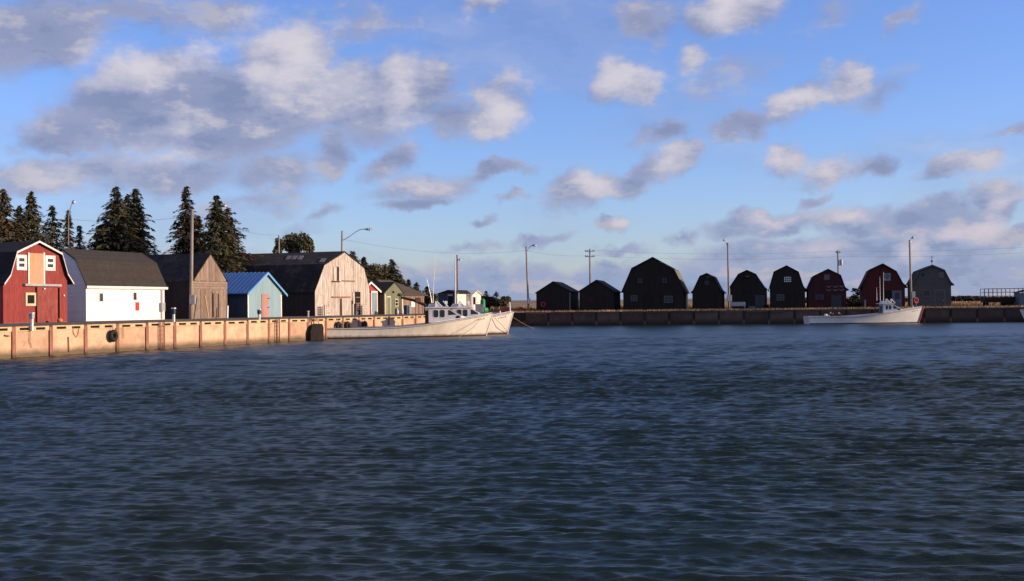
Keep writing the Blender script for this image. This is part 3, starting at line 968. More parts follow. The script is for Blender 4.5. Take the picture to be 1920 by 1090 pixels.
# white house beyond the corner
wc = at_depth(857, 578, 158); wc = Vector((wc.x, wc.y, GZ))
t = thing('harbour_house', 'small white house with black roof and gabled porch behind the moored boats', 'house', wc, rotz_of(UL))
hs = lambda px, py: (lambda p: (p.dot(UL), p.z))(hit_plane(px, py, wc, NL) - wc)
hg = lambda px, py: (lambda p: (p.dot(NL), p.z))(hit_plane(px, py, wc, UL) - wc)
wl = hs(886, 560)[0]; zt = hs(860, 551)[1]; dp = hg(821, 560)[0]; zt2 = hg(840, 550.5)[1]
MB().box(0, wl, 0, dp, -.3, zt).build('wall', 'house_white', t)
MB().prism_x([(-.25, zt + .003), (dp * .35, zt + .50), (dp * .45, zt + .50), (dp + .2, zt + .003)], -.25, wl + .2).build('roof', 'shingle_black', t)
def hbox(name, x0, y0, x1, y1, m, p=.06, parent=None):
    a, c = hs(x0, y1), hs(x1, y0)
    return MB().box(a[0], c[0], -p, .02, a[1], c[1]).build(name, m, parent or t)
def gbox(name, x0, y0, x1, y1, m, p=.06):
    a, c = hg(x0, y1), hg(x1, y0)
    return MB().box(-p, .02, min(a[0], c[0]), max(a[0], c[0]), a[1], c[1]).build(name, m, t)
gbox('doorway', 840, 555, 848.5, 580, 'void', .04)
gbox('side_shade', 822, 552, 839, 580, 'blue_shade', .03); gbox('side_shade', 849, 552, 856.7, 580, 'blue_shade', .03)  # shaded end of the white wall, painted as dark blue sheets
hbox('corner_board', 874.5, 552, 876.5, 580, 'dim_trim', .05)
px0, px1 = hs(878.5, 570)[0], hs(896, 570)[0]; pz, pa = hs(880, 553)[1], hs(887, 546)[1]; pm = (px0 + px1) / 2
MB().prism([(px0, -.3), (px0, pz), (pm, pa - .05), (px1, pz), (px1, -.3)], -.45, .6).build('porch', 'house_white', t)
MB().prism([(px0 - .25, pz - .12), (pm, pa), (px1 + .3, pz - .15), (px1 + .3, pz - .07), (pm, pa + .08), (px0 - .25, pz - .04)], -.65, .6).build('porch_roof', 'house_white', t)
def pbox(name, x0, y0, x1, y1, m, parent=None, p=.05):
    a, c = hs(x0, y1), hs(x1, y0)
    return MB().box(a[0], c[0], -.45 - p, -.43, a[1], c[1]).build(name, m, parent or t)
w_ = pbox('window', 880, 556.5, 886, 572, 'white_trim'); pbox('pane', 881, 557.5, 885, 571, 'glass', w_, .06)
d_ = pbox('door', 887.8, 556, 893, 578, 'white_trim'); pbox('handle', 888.3, 566, 889, 567.5, 'galv', d_, .09)

# far row, fronts in shade
UB1 = Vector((math.cos(R(-10.5)), math.sin(R(-10.5)), 0)); UB2 = Vector((math.cos(R(-12.0)), math.sin(R(-12.0)), 0)); UB3 = Vector((math.cos(R(-13.8)), math.sin(R(-13.8)), 0))
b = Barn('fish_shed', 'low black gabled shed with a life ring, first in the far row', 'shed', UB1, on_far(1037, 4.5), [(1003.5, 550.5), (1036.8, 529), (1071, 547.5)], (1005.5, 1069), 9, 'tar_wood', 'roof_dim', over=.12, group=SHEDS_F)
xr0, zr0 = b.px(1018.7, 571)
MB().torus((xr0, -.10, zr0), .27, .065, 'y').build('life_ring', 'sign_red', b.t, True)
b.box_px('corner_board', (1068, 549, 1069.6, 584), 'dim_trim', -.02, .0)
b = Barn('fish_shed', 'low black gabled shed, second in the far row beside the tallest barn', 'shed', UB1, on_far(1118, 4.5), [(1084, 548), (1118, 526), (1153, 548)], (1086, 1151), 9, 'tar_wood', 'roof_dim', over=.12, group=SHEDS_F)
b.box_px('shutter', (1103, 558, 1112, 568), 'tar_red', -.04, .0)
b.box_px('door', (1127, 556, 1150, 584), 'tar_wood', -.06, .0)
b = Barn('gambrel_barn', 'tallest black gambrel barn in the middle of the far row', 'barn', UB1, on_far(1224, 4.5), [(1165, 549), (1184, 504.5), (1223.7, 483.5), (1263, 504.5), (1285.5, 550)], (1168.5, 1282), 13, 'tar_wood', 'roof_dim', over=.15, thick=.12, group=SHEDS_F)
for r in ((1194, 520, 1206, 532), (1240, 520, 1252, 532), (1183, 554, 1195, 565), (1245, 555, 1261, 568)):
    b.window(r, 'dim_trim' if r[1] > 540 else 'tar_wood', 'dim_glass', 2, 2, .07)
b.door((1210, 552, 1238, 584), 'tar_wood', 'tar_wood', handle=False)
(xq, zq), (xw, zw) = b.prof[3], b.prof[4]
MB().add([(xq + (xw - xq) * .04, .9, zq + (zw - zq) * .04 + .14), (xq + (xw - xq) * .52, .9, zq + (zw - zq) * .52 + .14), (xq + (xw - xq) * .52, 12, zq + (zw - zq) * .52 + .14), (xq + (xw - xq) * .04, 12, zq + (zw - zq) * .04 + .14)], [(0, 1, 2, 3)]).build('tin_or_sun_patch', 'roof_lit', b.t)  # sunlight on the upper part of this slope, painted as a paler sheet
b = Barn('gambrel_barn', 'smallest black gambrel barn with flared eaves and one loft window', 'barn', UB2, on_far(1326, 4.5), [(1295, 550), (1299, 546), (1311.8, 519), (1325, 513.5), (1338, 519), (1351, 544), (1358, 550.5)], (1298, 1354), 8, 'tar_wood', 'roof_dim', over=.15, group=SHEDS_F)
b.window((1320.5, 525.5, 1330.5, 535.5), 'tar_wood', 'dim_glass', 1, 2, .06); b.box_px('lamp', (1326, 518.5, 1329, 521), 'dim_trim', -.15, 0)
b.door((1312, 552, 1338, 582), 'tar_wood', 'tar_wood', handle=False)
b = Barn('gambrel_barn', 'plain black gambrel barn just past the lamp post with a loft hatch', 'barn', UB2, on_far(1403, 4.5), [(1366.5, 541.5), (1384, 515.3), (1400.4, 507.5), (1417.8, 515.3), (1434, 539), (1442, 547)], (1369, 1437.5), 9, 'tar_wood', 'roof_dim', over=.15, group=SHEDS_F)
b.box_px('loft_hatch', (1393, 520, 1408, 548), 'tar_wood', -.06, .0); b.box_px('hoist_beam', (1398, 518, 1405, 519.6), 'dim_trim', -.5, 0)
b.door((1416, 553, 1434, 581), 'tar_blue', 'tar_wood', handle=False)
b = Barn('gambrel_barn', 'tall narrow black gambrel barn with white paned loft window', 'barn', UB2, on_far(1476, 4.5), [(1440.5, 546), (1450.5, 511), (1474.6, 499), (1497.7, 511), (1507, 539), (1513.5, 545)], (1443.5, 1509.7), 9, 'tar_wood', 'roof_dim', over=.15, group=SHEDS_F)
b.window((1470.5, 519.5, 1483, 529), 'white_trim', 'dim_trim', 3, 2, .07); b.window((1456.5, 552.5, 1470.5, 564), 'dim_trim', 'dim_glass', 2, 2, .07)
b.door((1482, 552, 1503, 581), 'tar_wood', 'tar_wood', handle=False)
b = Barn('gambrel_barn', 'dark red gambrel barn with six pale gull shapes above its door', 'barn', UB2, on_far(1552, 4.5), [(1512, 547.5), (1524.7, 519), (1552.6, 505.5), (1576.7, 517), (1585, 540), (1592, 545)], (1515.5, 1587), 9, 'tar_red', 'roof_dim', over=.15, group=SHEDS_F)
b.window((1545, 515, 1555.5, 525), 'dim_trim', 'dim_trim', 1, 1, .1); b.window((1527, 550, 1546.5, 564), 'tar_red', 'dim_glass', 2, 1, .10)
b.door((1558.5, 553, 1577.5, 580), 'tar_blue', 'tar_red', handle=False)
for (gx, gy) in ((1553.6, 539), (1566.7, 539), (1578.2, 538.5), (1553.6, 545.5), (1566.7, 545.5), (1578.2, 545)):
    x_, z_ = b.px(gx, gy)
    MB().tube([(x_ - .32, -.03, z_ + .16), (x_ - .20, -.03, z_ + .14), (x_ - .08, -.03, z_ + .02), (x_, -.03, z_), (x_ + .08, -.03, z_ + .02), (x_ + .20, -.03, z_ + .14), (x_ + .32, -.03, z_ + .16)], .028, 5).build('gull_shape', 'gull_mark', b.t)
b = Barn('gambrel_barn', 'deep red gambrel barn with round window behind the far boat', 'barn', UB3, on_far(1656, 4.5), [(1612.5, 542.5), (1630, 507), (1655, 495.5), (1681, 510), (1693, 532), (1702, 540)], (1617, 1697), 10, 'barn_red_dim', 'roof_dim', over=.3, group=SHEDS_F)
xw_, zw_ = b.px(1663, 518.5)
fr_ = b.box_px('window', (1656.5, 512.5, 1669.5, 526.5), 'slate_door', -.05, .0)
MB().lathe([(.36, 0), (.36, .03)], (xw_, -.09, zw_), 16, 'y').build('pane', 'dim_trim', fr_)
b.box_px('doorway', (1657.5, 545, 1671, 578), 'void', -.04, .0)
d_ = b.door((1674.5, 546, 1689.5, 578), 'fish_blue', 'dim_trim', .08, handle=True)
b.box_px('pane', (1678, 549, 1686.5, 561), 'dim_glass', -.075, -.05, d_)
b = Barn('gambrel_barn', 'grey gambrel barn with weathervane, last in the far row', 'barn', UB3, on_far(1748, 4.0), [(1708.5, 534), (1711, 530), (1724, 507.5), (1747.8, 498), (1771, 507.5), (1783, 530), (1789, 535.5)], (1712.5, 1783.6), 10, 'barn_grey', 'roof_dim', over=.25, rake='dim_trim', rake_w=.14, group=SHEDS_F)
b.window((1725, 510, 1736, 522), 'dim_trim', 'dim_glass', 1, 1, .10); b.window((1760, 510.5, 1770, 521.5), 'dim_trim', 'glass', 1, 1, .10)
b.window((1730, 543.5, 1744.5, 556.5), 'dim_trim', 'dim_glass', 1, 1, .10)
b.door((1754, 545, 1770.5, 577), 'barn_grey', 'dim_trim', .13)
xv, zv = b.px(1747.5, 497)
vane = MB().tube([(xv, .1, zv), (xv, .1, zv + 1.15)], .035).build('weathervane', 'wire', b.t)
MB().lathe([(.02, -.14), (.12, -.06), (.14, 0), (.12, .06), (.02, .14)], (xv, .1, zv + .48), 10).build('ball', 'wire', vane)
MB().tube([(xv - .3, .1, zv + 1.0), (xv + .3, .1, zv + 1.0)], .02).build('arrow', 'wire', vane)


# ------------------------------------------------------------------ boats
def make_boat(name, label, loc, rotz, L=14.3, beam=2.15, stern_z=.86, bow_z=1.95, house=(8.9, 10.6, 11.8, 13.0), hz=(2.5, 1.87, 1.62), hull='hull_white', house_m='boat_house',
              stem='white_boat', cabin_back=None, antennas=((.0, -.45, 0, 2.2), (.1, .25, 0, 4.2)), mast=None, bowpost=False, letters=True, group='fishing boats in the harbour'):
    t = thing(name, label, 'boat', loc, rotz, group)
    NS = 44

    def hb(s):   # half-breadth at the gunwale
        return beam * (0.94 + .06 * min(1, s / .3)) if s < .50 else beam * max(0.015, 1 - ((s - .50) / .50) ** 2.05)

    def wb(s):
        return beam * .90 if s < .38 else beam * .90 * max(0.012, 1 - ((s - .38) / .62) ** 1.75)

    def sheer(s):
        return stern_z + .04 * (1 - s) + (bow_z - stern_z) * max(0, (s - .30) / .70) ** 1.75

    def px_(s, z):
        return L * s + .62 * max(0, z / bow_z) * s ** 7 + (-.06 * z if s < .01 else 0)

    prof = [(-.55, 0, 0), (-.38, .62, 0), (-.12, .93, 0), (.0, 1.0, 0)]
    lev = [0.0, .12, .26, .42, .6, .8, 1.0]

    def ring(s, sgn, off=0.0):
        w, h, zs = wb(s), hb(s), sheer(s)
        pts = [(px_(s, 0), 0, -.55), (px_(s, 0), sgn * w * .6, -.4)]
        for k in lev:
            y = w + (h - w) * (k ** 1.25)
            z = zs * k
            pts.append((px_(s, z), sgn * (y + off), z))
        return pts
    ss = [1 - (1 - i / (NS - 1)) ** 1.25 for i in range(NS)]
    m = MB()
    nr = len(lev) + 2
    for sgn in (-1, 1):
        vs = []
        for s in ss: vs += ring(s, sgn)
        fs = [(i * nr + j, (i + 1) * nr + j, (i + 1) * nr + j + 1, i * nr + j + 1) for i in range(NS - 1) for j in range(nr - 1)]
        m.add(vs, fs)
    r0, r1 = ring(0, -1), ring(0, 1)
    m.add(r0 + list(reversed(r1)), [tuple(range(2 * nr))])
    m.build('hull', hull, t, True)
    # boot stripe just proud of the hull at the water
    bs_ = MB()
    for sgn in (-1, 1):
        vs = []
        for s in ss:
            w, h, zs = wb(s), hb(s), sheer(s)
            for z in (-.3, .05, .13):
                k = max(0, z / zs)
                vs.append((px_(s, max(z, 0)) + (.012 if s > .98 else 0), sgn * (w + (h - w) * k ** 1.25 + .012), z))
        bs_.add(vs, [(i * 3 + j, (i + 1) * 3 + j, (i + 1) * 3 + j + 1, i * 3 + j + 1) for i in range(NS - 1) for j in range(2)])
    bs_.build('boot_stripe', 'boot_dark', t, True)
    # washboards, cockpit and foredeck
    sb = (house[0] + .3) / L
    wbm, ck, fd = MB(), MB(), MB()
    aft = [s for s in ss if s <= sb]
    fwd = [s for s in ss if s >= sb - .03 and s < .995]
    for sgn in (-1, 1):
        vs = []
        for s in aft:
            z = sheer(s); h = hb(s)
            vs += [(px_(s, z), sgn * (h + .03), z + .035), (px_(s, z), sgn * (h - .24), z + .035), (px_(s, z), sgn * (h - .24), z - .03), (px_(s, z), sgn * min(h - .25, wb(s) - .06), .34)]
        wbm.add(vs, [(i * 4 + j, (i + 1) * 4 + j, (i + 1) * 4 + j + 1, i * 4 + j + 1) for i in range(len(aft) - 1) for j in range(3)])
    z = sheer(0)
    wbm.box(-.07, .22, -hb(0), hb(0), z - .03, z + .036)
    wbm.build('washboard', 'white_boat', t)
    vs = []
    for s in aft: hw = min(hb(s) - .2, wb(s) - .05); vs += [(px_(s, .3), -hw, .36), (px_(s, .3), hw, .36)]
    ck.add(vs, [(2 * i, 2 * i + 1, 2 * i + 3, 2 * i + 2) for i in range(len(aft) - 1)])
    ck.build('cockpit_floor', 'boat_deck', t)
    vs = []
    for s in fwd:
        z, h = sheer(s) + .02, hb(s) + .02
        vs += [(px_(s, z), -h, z), (px_(s, z), 0, z + .09 * h), (px_(s, z), h, z)]
    fd.add(vs, [(3 * i + j, 3 * i + j + 1, 3 * i + j + 4, 3 * i + j + 3) for i in range(len(fwd) - 1) for j in (0, 1)])
    fd.build('foredeck', 'white_boat', t)
    for sgn in (-1, 1):        # rub rail and toe rail
        MB().tube([(px_(s, sheer(s)), sgn * (hb(s) + .02), sheer(s) - .07) for s in ss if s < .985], .035, 5).build('rub_rail', 'box_grey', t)
        MB().tube([(px_(s, sheer(s)), sgn * (hb(s) - .05), sheer(s) + .10) for s in ss if s > sb], .03, 5).build('toe_rail', 'white_boat', t)
    MB().tube([(px_(1, z) + .015, 0, z) for z in np.linspace(-.2, bow_z + .05, 8)], .10 if stem == 'stem_red' else .055, 6).build('stem', stem, t)
    # wheelhouse with raked screen and trunk cabin
    xa, xb, xc, xd = house; z1, z2, z3 = hz
    yw = 1.10
    zb = sheer(xa / L) - .15
    h = MB().prism([(xa, zb), (xa, z1), (xb, z1), (xc, z2), (xc, zb)], -yw, yw)
    wh = h.build('wheelhouse', house_m, t)
    xd = min(xd, L * .90); ya, yb = yw * .84, .42
    MB().add([(xc + .005, -ya, zb), (xc + .005, ya, zb), (xc + .005, ya, z2 - .03), (xc + .005, -ya, z2 - .03), (xd + .2, -yb, zb + .3), (xd + .2, yb, zb + .3), (xd, yb, z3), (xd, -yb, z3)],
             [(0, 1, 2, 3), (7, 6, 5, 4), (0, 4, 5, 1), (1, 5, 6, 2), (2, 6, 7, 3), (3, 7, 4, 0)]).build('trunk_cabin', house_m, t, bevel=.04)
    MB().prism([(xa - .35, z1 + .01), (xa - .35, z1 + .09), (xb - .2, z1 + .14), (xb + .22, z1 + .06), (xb + .20, z1 - .01), (xb, z1 + .01)], -yw - .14, yw + .14).build('wheelhouse_roof', house_m, t)
    wz0, wz1 = zb + (z1 - zb) * .46, z1 - .14
    for sgn in (-1, 1):
        for (f0, f1) in ((.24, .50), (.58, .84)):
            x0, x1 = xa + (xb - xa) * f0, xa + (xb - xa) * f1
            r_ = .10
            oct_ = [(x0 + r_, wz0), (x1 - r_, wz0), (x1, wz0 + r_), (x1, wz1 - r_), (x1 - r_, wz1), (x0 + r_, wz1), (x0, wz1 - r_), (x0, wz0 + r_)]
            cx_, cz_ = (x0 + x1) / 2, (wz0 + wz1) / 2
            big_ = [(cx_ + (x - cx_) * 1.16, cz_ + (z - cz_) * 1.1) for x, z in oct_]
            y0, y1 = sorted((sgn * (yw - .005), sgn * (yw + .018)))
            w_ = MB().prism(big_, y0, y1).build('window', 'white_boat', wh)
            y0, y1 = sorted((sgn * (yw + .005), sgn * (yw + .026)))
            MB().prism(oct_, y0, y1).build('pane', 'glass', w_)
        # quarter light behind the raked screen
        tri = [(xb + .05, z2 + .02), (xb + .05, z1 - .16), (xb + .22, z1 - .20), (xc - .42, z2 + .06)]
        y0, y1 = sorted((sgn * (yw - .005), sgn * (yw + .014)))
        MB().prism(tri, y0, y1).build('quarter_light', 'glass', wh)
        y0, y1 = sorted((sgn * (yw - .01), sgn * (yw + .02)))
        xo = xc - .30
        MB().lathe([(.19, y0), (.19, y1)], (xo, 0, (z2 + zb) / 2 + .22), 14, 'y').build('porthole', 'glass', t)
    d = Vector((xc - xb, 0, z2 - z1)); nrm = Vector((-d.z, 0, d.x)).normalized()
    for k in range(3):
        ya, yb = -yw + .12 + k * (2 * yw - .24) / 3 + .05, -yw + .12 + (k + 1) * (2 * yw - .24) / 3 - .05
        q = [Vector((xb, y, z1)) + d * f + nrm * .015 for f, y in ((.14, ya), (.14, yb), (.86, yb), (.86, ya))]
        q2 = [v + nrm * .012 for v in q]
        MB().add(q + q2, [(3, 2, 1, 0), (4, 5, 6, 7), (0, 1, 5, 4), (1, 2, 6, 5), (2, 3, 7, 6), (3, 0, 4, 7)]).build('windscreen', 'glass', wh)
    # aft doorway seen as the open back of the house
    MB().box(xa - .012, xa + .02, -yw + .35, yw - .15, .45, z1 - .2).build('doorway', cabin_back or 'void', wh)
    # gear on the roof
    rx = (xa + xb) / 2
    MB().prism([(rx - .70, z1 + .13), (rx - .55, z1 + .40), (rx + .20, z1 + .40), (rx + .62, z1 + .13)], -.45, .45).build('roof_hood', house_m, t)
    MB().box(rx - .2, rx + .0, -.62, -.56, z1 + .12, z1 + .62).build('hood_bar', 'white_boat', t)
    for k in (0, 1):
        MB().tube([(rx - .05 + .55 * k, -.6, z1 + .62), (rx + .40 + .55 * k, -.6, z1 + .13)], .045, 6).build('hood_bar', 'white_boat', t)
    for (dx, lean, y, hgt) in antennas:
        MB().tube([(rx - .4 + dx, y - .1, z1 + .45), (rx - .4 + dx + lean * .25, y - .1, z1 + .45 + hgt * .35), (rx - .4 + dx + lean, y - .1, z1 + .45 + hgt)], .040, 6, .014).build('antenna', 'white_boat', t)
    sl_ = MB().tube([(xb - .05, -.5, z1 + .1), (xb - .05, -.5, z1 + .38)], .04).build('searchlight', 'white_boat', t)
    MB().lathe([(.05, -.12), (.14, -.10), (.15, .1), (.11, .12)], (xb - .05, -.5, z1 + .48), 12, 'x').build('lens', 'lamp_glass', sl_)
    if mast:
        MB().tube([(rx + mast[0], .1, z1 + .1), (rx + mast[0] + .05, .1, z1 + mast[1])], .075, 8, .045).build('mast', 'white_boat', t)
    if bowpost:
        MB().tube([(px_(.985, bow_z), 0, bow_z - .1), (px_(.985, bow_z) - .06, 0, bow_z + .95)], .065, 8).build('bow_post', 'white_boat', t)
    # samson post, cleat, bow rail
    MB().tube([(px_(.93, bow_z), 0, sheer(.93)), (px_(.93, bow_z), 0, sheer(.93) + .34)], .06, 8).build('samson_post', 'white_boat', t)
    if letters:     # short worn name strokes near the bow, illegible in the photograph
        for k in range(5):
            s = .915 + k * .0105
            z = sheer(s) - .36; kk = z / sheer(s)
            y = wb(s) + (hb(s) - wb(s)) * kk ** 1.25 + .012
            hgt = .05 + .05 * ((k * 7) % 3)
            p = Vector((px_(s, z), -y, z)); p2 = Vector((px_(s + .006, z), -(wb(s + .006) + (hb(s + .006) - wb(s + .006)) * kk ** 1.25 + .012), z + .02))
            MB().add([p, p2, p2 + Vector((0, -.008, hgt)), p + Vector((0, -.008, hgt))], [(0, 1, 2, 3)]).build('name_stroke', 'ink', t)
    return t, sheer, hb, px_


st = hit_z(605, 636.4, 0.0)
BR = R(13.0)
bu = Vector((math.cos(BR), math.sin(BR), 0)); bn = Vector((-bu.y, bu.x, 0))
bowp = hit_plane(919, 632, st, bn)
LB = (bowp - st).dot(bu)
p1 = st + bn * 1.85
boat1, sh1, hb1, bx1 = make_boat('fishing_boat', 'white fishing boat nearest the camera, broadside with two whip antennas', p1, BR, L=LB,
                                 house=(LB * .637, LB * .752, LB * .835, LB * .93))
bow2 = hit_z(951, 626.8, 0.0)
p2 = bow2 - bu * LB + bn * .1
boat2, sh2, hb2, bx2 = make_boat('fishing_boat', 'white fishing boat behind the nearest one, with tall mast and bow post', p2, BR, L=LB, bow_z=2.05,
                                 house=(LB * .63, LB * .745, LB * .83, LB * .92), antennas=((.2, .1, 0, 1.0),), mast=(-.35, 4.6), bowpost=True)
bf = on_far(1517, -5.2); bf.z = 0
RF = rotz_of(UF) + R(7)
uf3 = Vector((math.cos(RF), math.sin(RF), 0)); nf3 = Vector((-uf3.y, uf3.x, 0))
LF = (hit_plane(1729, 600, bf, nf3) - bf).dot(uf3)
boat3, sh3, hb3, bx3 = make_boat('fishing_boat', 'white fishing boat with red stem moored alone at the far quay', bf + nf3 * 1.7, RF, L=LF, bow_z=1.95, stern_z=.88, hull='white_boat',
                                 house=(LF * .67, LF * .755, LF * .83, LF * .93), hz=(2.35, 1.75, 1.5), stem='stem_red', cabin_back='fish_blue', house_m='white_boat',
                                 antennas=((-.3, 0, 0, 2.9), (.1, .05, 0, 3.5), (-.7, 0, 0, 1.6)))
e4 = on_far(1917, -3.6); e4.z = 0
make_boat('fishing_boat', 'white boat bow cut off by the edge of the picture near the gangway', e4 + UF * 12.6, rotz_of(UF) + math.pi, L=12.2, bow_z=1.45, letters=False)

# ------------------------------------------------------------------ deck and quay gear
def rope(name, label, pts, r=.02, m='rope', cat='rope', group=None):
    o = MB().tube(pts, r, 6).build(name, m)
    return tag(o, label, cat, group)


def sag(a, b, s, n=10):
    a, b = Vector(a), Vector(b)
    return [a.lerp(b, i / n) - Vector((0, 0, s * 4 * (i / n) * (1 - i / n))) for i in range(n + 1)]


M1 = Matrix.Translation(p1) @ Matrix.Rotation(BR, 4, 'Z'); M2 = Matrix.Translation(p2) @ Matrix.Rotation(BR, 4, 'Z'); M3 = Matrix.Translation(bf + nf3 * 1.7) @ Matrix.Rotation(RF, 4, 'Z')
rope('mooring_line', 'bow line hanging down the flank of the nearest boat', [M1 @ Vector((LB * .965, -.55, 1.62)), M1 @ Vector((LB * .90, -1.45, .75)), M1 @ Vector((LB * .80, -2.05, -.05))], .022)
rope('mooring_line', 'bow line crossing the flank of the second boat', [M2 @ Vector((LB * .90, -1.0, 1.6)), M2 @ Vector((LB * .96, -.72, .8)), M2 @ Vector((LB * 1.01, -.10, .05))], .022)
wp = hit_z(1003, 616, 0.0)
rope('mooring_line', 'mooring line running from the second boat down into the water', sag(M2 @ Vector((LB * 1.03, 0, 1.7)), Vector((wp.x, wp.y, -.05)), .12), .012)


def wall_pt(px, py, d=-.10):
    p = hit_plane(px, py, qpt(0, d), NL)
    return p


def tyre(px, py, label, Rr=.36, r=.13):
    p = wall_pt(px, py, -.07 - r)
    t = thing('tyre_fender', label, 'tyre', p, rotz_of(UL), 'tyre fenders on the quay')
    MB().torus((0, 0, 0), Rr - r, r, 'y', 20, 10).build('tyre', 'rubber', t, True)
    MB().tube([(0, 0, Rr - .05), (0, r - .02, 1.70 - p.z)], .022, 6).build('hanger', 'rope', t)


tyre(212.5, 630, 'black tyre fender hanging on the orange quay below the white building', .40, .14)
tyre(635, 612, 'black tyre fender on the quay near the stern of the nearest boat', .42, .15)
tyre(652, 612, 'black tyre fender on the quay below the big barn door', .44, .15)
tyre(684, 610, 'black tyre fender on the quay below the small red shed', .40, .14)

# unidentified dark shape at the stern of the nearest boat, built as a black block
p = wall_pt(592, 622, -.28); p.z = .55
t = thing('dark_block', 'large black block on the quay at the stern of the nearest boat', 'fender', p, rotz_of(UL))
MB().prism([(-1.05, -.9), (-1.15, .1), (-.85, .62), (-.2, .80), (.9, .78), (1.1, .5), (1.1, -.9)], -.16, .16).build('block_body', 'void', t, bevel=.06)
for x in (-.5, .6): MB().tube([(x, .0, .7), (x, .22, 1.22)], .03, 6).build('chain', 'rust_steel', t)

# ladders in the quay wall
def ladder(px, label):
    p = wall_pt(px, 625, -.16); p.z = 0
    t = thing('quay_ladder', label, 'ladder', p, rotz_of(UL), 'ladders on the quay')
    for s in (-.22, .22):
        MB().box(s - .035, s + .035, -.04, .03, -.5, 1.80).build('rail', 'rust_steel', t)
    for k in range(7):
        MB().tube([(-.21, 0, -.2 + k * .29), (.21, 0, -.2 + k * .29)], .022, 6).build('rung', 'rust_steel', t)


ladder(304, 'rusty ladder on the quay below the corner of the white building')
ladder(521, 'rusty ladder on the quay just past the pink door')
ladder(586, 'rusty ladder on the quay at the stern of the nearest boat')

# rope and chain hanging from the coping
for px, y0, y1, lab, m in ((128, 632, 660, 'rusty chain hanging on the quay below the red barn', 'rust_steel'), (9, 629, 641, 'rusty bracket bar on the quay at the picture edge', 'rust_steel')):
    a, c = wall_pt(px, y0, -.05), wall_pt(px + (1 if px > 20 else 8), y1, -.05)
    if px < 20: c.z = a.z - .05
    rope('chain', lab, sag(a, c, .0, 5), .05, m, 'chain')
a = wall_pt(137, 614, -.06)
rope('hanging_rope', 'pale rope loop hanging down the quay beside the rusty chain', [a, wall_pt(138, 625, -.06), wall_pt(143, 633, -.06), wall_pt(147, 625, -.06), wall_pt(148, 616, -.06)], .022)
rope('hanging_rope', 'pale rope trailing down the quay below the red sliding door', [wall_pt(53, 613, -.06), wall_pt(57, 622, -.06), wall_pt(56, 640, -.06), wall_pt(60, 652, -.06)], .02)
rope('hanging_rope', 'thin rope hanging down the quay below the white building', [wall_pt(230, 612, -.06), wall_pt(231.5, 622, -.06), wall_pt(231, 635, -.06)], .02)


def pedestal(px, py0, py1, label, d=.25, cap='box_grey'):
    p = on_quay(px, d); p.z = 1.6
    top = hit_plane(px, py0, p, NL).z - 1.6
    t = thing('power_pedestal', label, 'pedestal', p, rotz_of(UL), 'service pedestals on the quay edge')
    MB().box(-.065, .065, -.07, .07, -.1, top * .62).build('post', 'white_trim', t)
    MB().box(-.11, .11, -.12, .12, top * .62 + .003, top * .93).build('box', cap, t, bevel=.02)
    MB().prism([(-.13, top * .933), (.13, top * .933), (.06, top), (-.06, top)], -.13, .13).build('cap', 'white_trim', t)


pedestal(59.5, 586, 618, 'white pedestal with grey box on the quay before the red barn', -.16)
pedestal(325.5, 577, 606, 'white pedestal on the quay edge beside the tall pole', .2, 'drum_blue')
pedestal(486, 580, 606, 'slim white pedestal on the quay edge before the pink door', .2, 'drum_blue')

p = on_quay(426, 7.6)
o = MB().box(-.07, .07, -.05, .05, -.1, 1.05).build('stake', 'white_trim'); o.location = p; o.rotation_euler = (0, R(4), rotz_of(UL))
tag(o, 'white stake standing between the weathered shed and the blue shed', 'stake')
p = on_quay(112, 6.0)
o = MB().lathe([(.05, -.12), (.16, -.08), (.19, 0), (.16, .1), (.06, .16)], (0, 0, 0), 14).build('buoy', 'float_orange', None, True); o.location = (p.x, p.y, GZ + .12)
tag(o, 'small orange float lying beside the red sliding door', 'buoy')
p = on_quay(578, 4); o = MB().tube([(0, 0, -.1), (0, 0, .42)], .07, 8).lathe([(.02, .40), (.11, .43), (.11, .5), (.03, .54)], n=8).build('bollard', 'white_trim'); o.location = p
tag(o, 'short pale bollard on the apron left of the big bleached barn', 'bollard')

# yellow plank leaning on the pointed shed
a = hit_plane(384.4, 555, qpt(0, 7.9), NL); c = hit_plane(391.5, 598, qpt(0, 7.3), NL)
o = MB().tube([c, a], .06, 4).build('plank', 'plank_yellow'); tag(o, 'yellow plank leaning against the weathered grey shed', 'plank')

# drums and floats before the green shed
def drum(px, py0, py1, wpx, m, label, d=6.0, flat=True):
    p = on_quay(px, d); sc = (p - CAM).length / FPX
    r = wpx * sc / 2; h = (py1 - py0) * sc
    if flat:
        o = MB().lathe([(r * .94, 0), (r, .03), (r, h * .32), (r * 1.04, h * .34), (r, h * .36), (r, h * .64), (r * 1.04, h * .66), (r, h * .68), (r, h - .03), (r * .94, h)], n=16).build('drum', m)
    else:
        o = MB().lathe([(r * .3, 0), (r * .85, h * .12), (r, h * .35), (r * .9, h * .6), (r * .5, h * .85), (r * .2, h)], n=16).build('float', m, None, True)
    o.location = (p.x, p.y, GZ - .02)
    return tag(o, label, 'drum' if flat else 'float')


drum(744.5, 579, 590, 8, 'drum_blue', 'squat black tub in front of the mossy green shed')
drum(745.5, 577, 589, 4, 'float_white', 'small white float beside the squat black tub', 5.2, False)
drum(754.2, 575, 590, 5, 'float_white', 'tall white float between the black tub and dark drum', 5.6, False)
drum(761.5, 573, 590, 9, 'drum_blue', 'dark blue drum standing in front of the brown shed', 6.2)
drum(767.8, 573.5, 590, 4, 'drum_pale', 'pale blue canister to the right of the dark drum', 6.0)

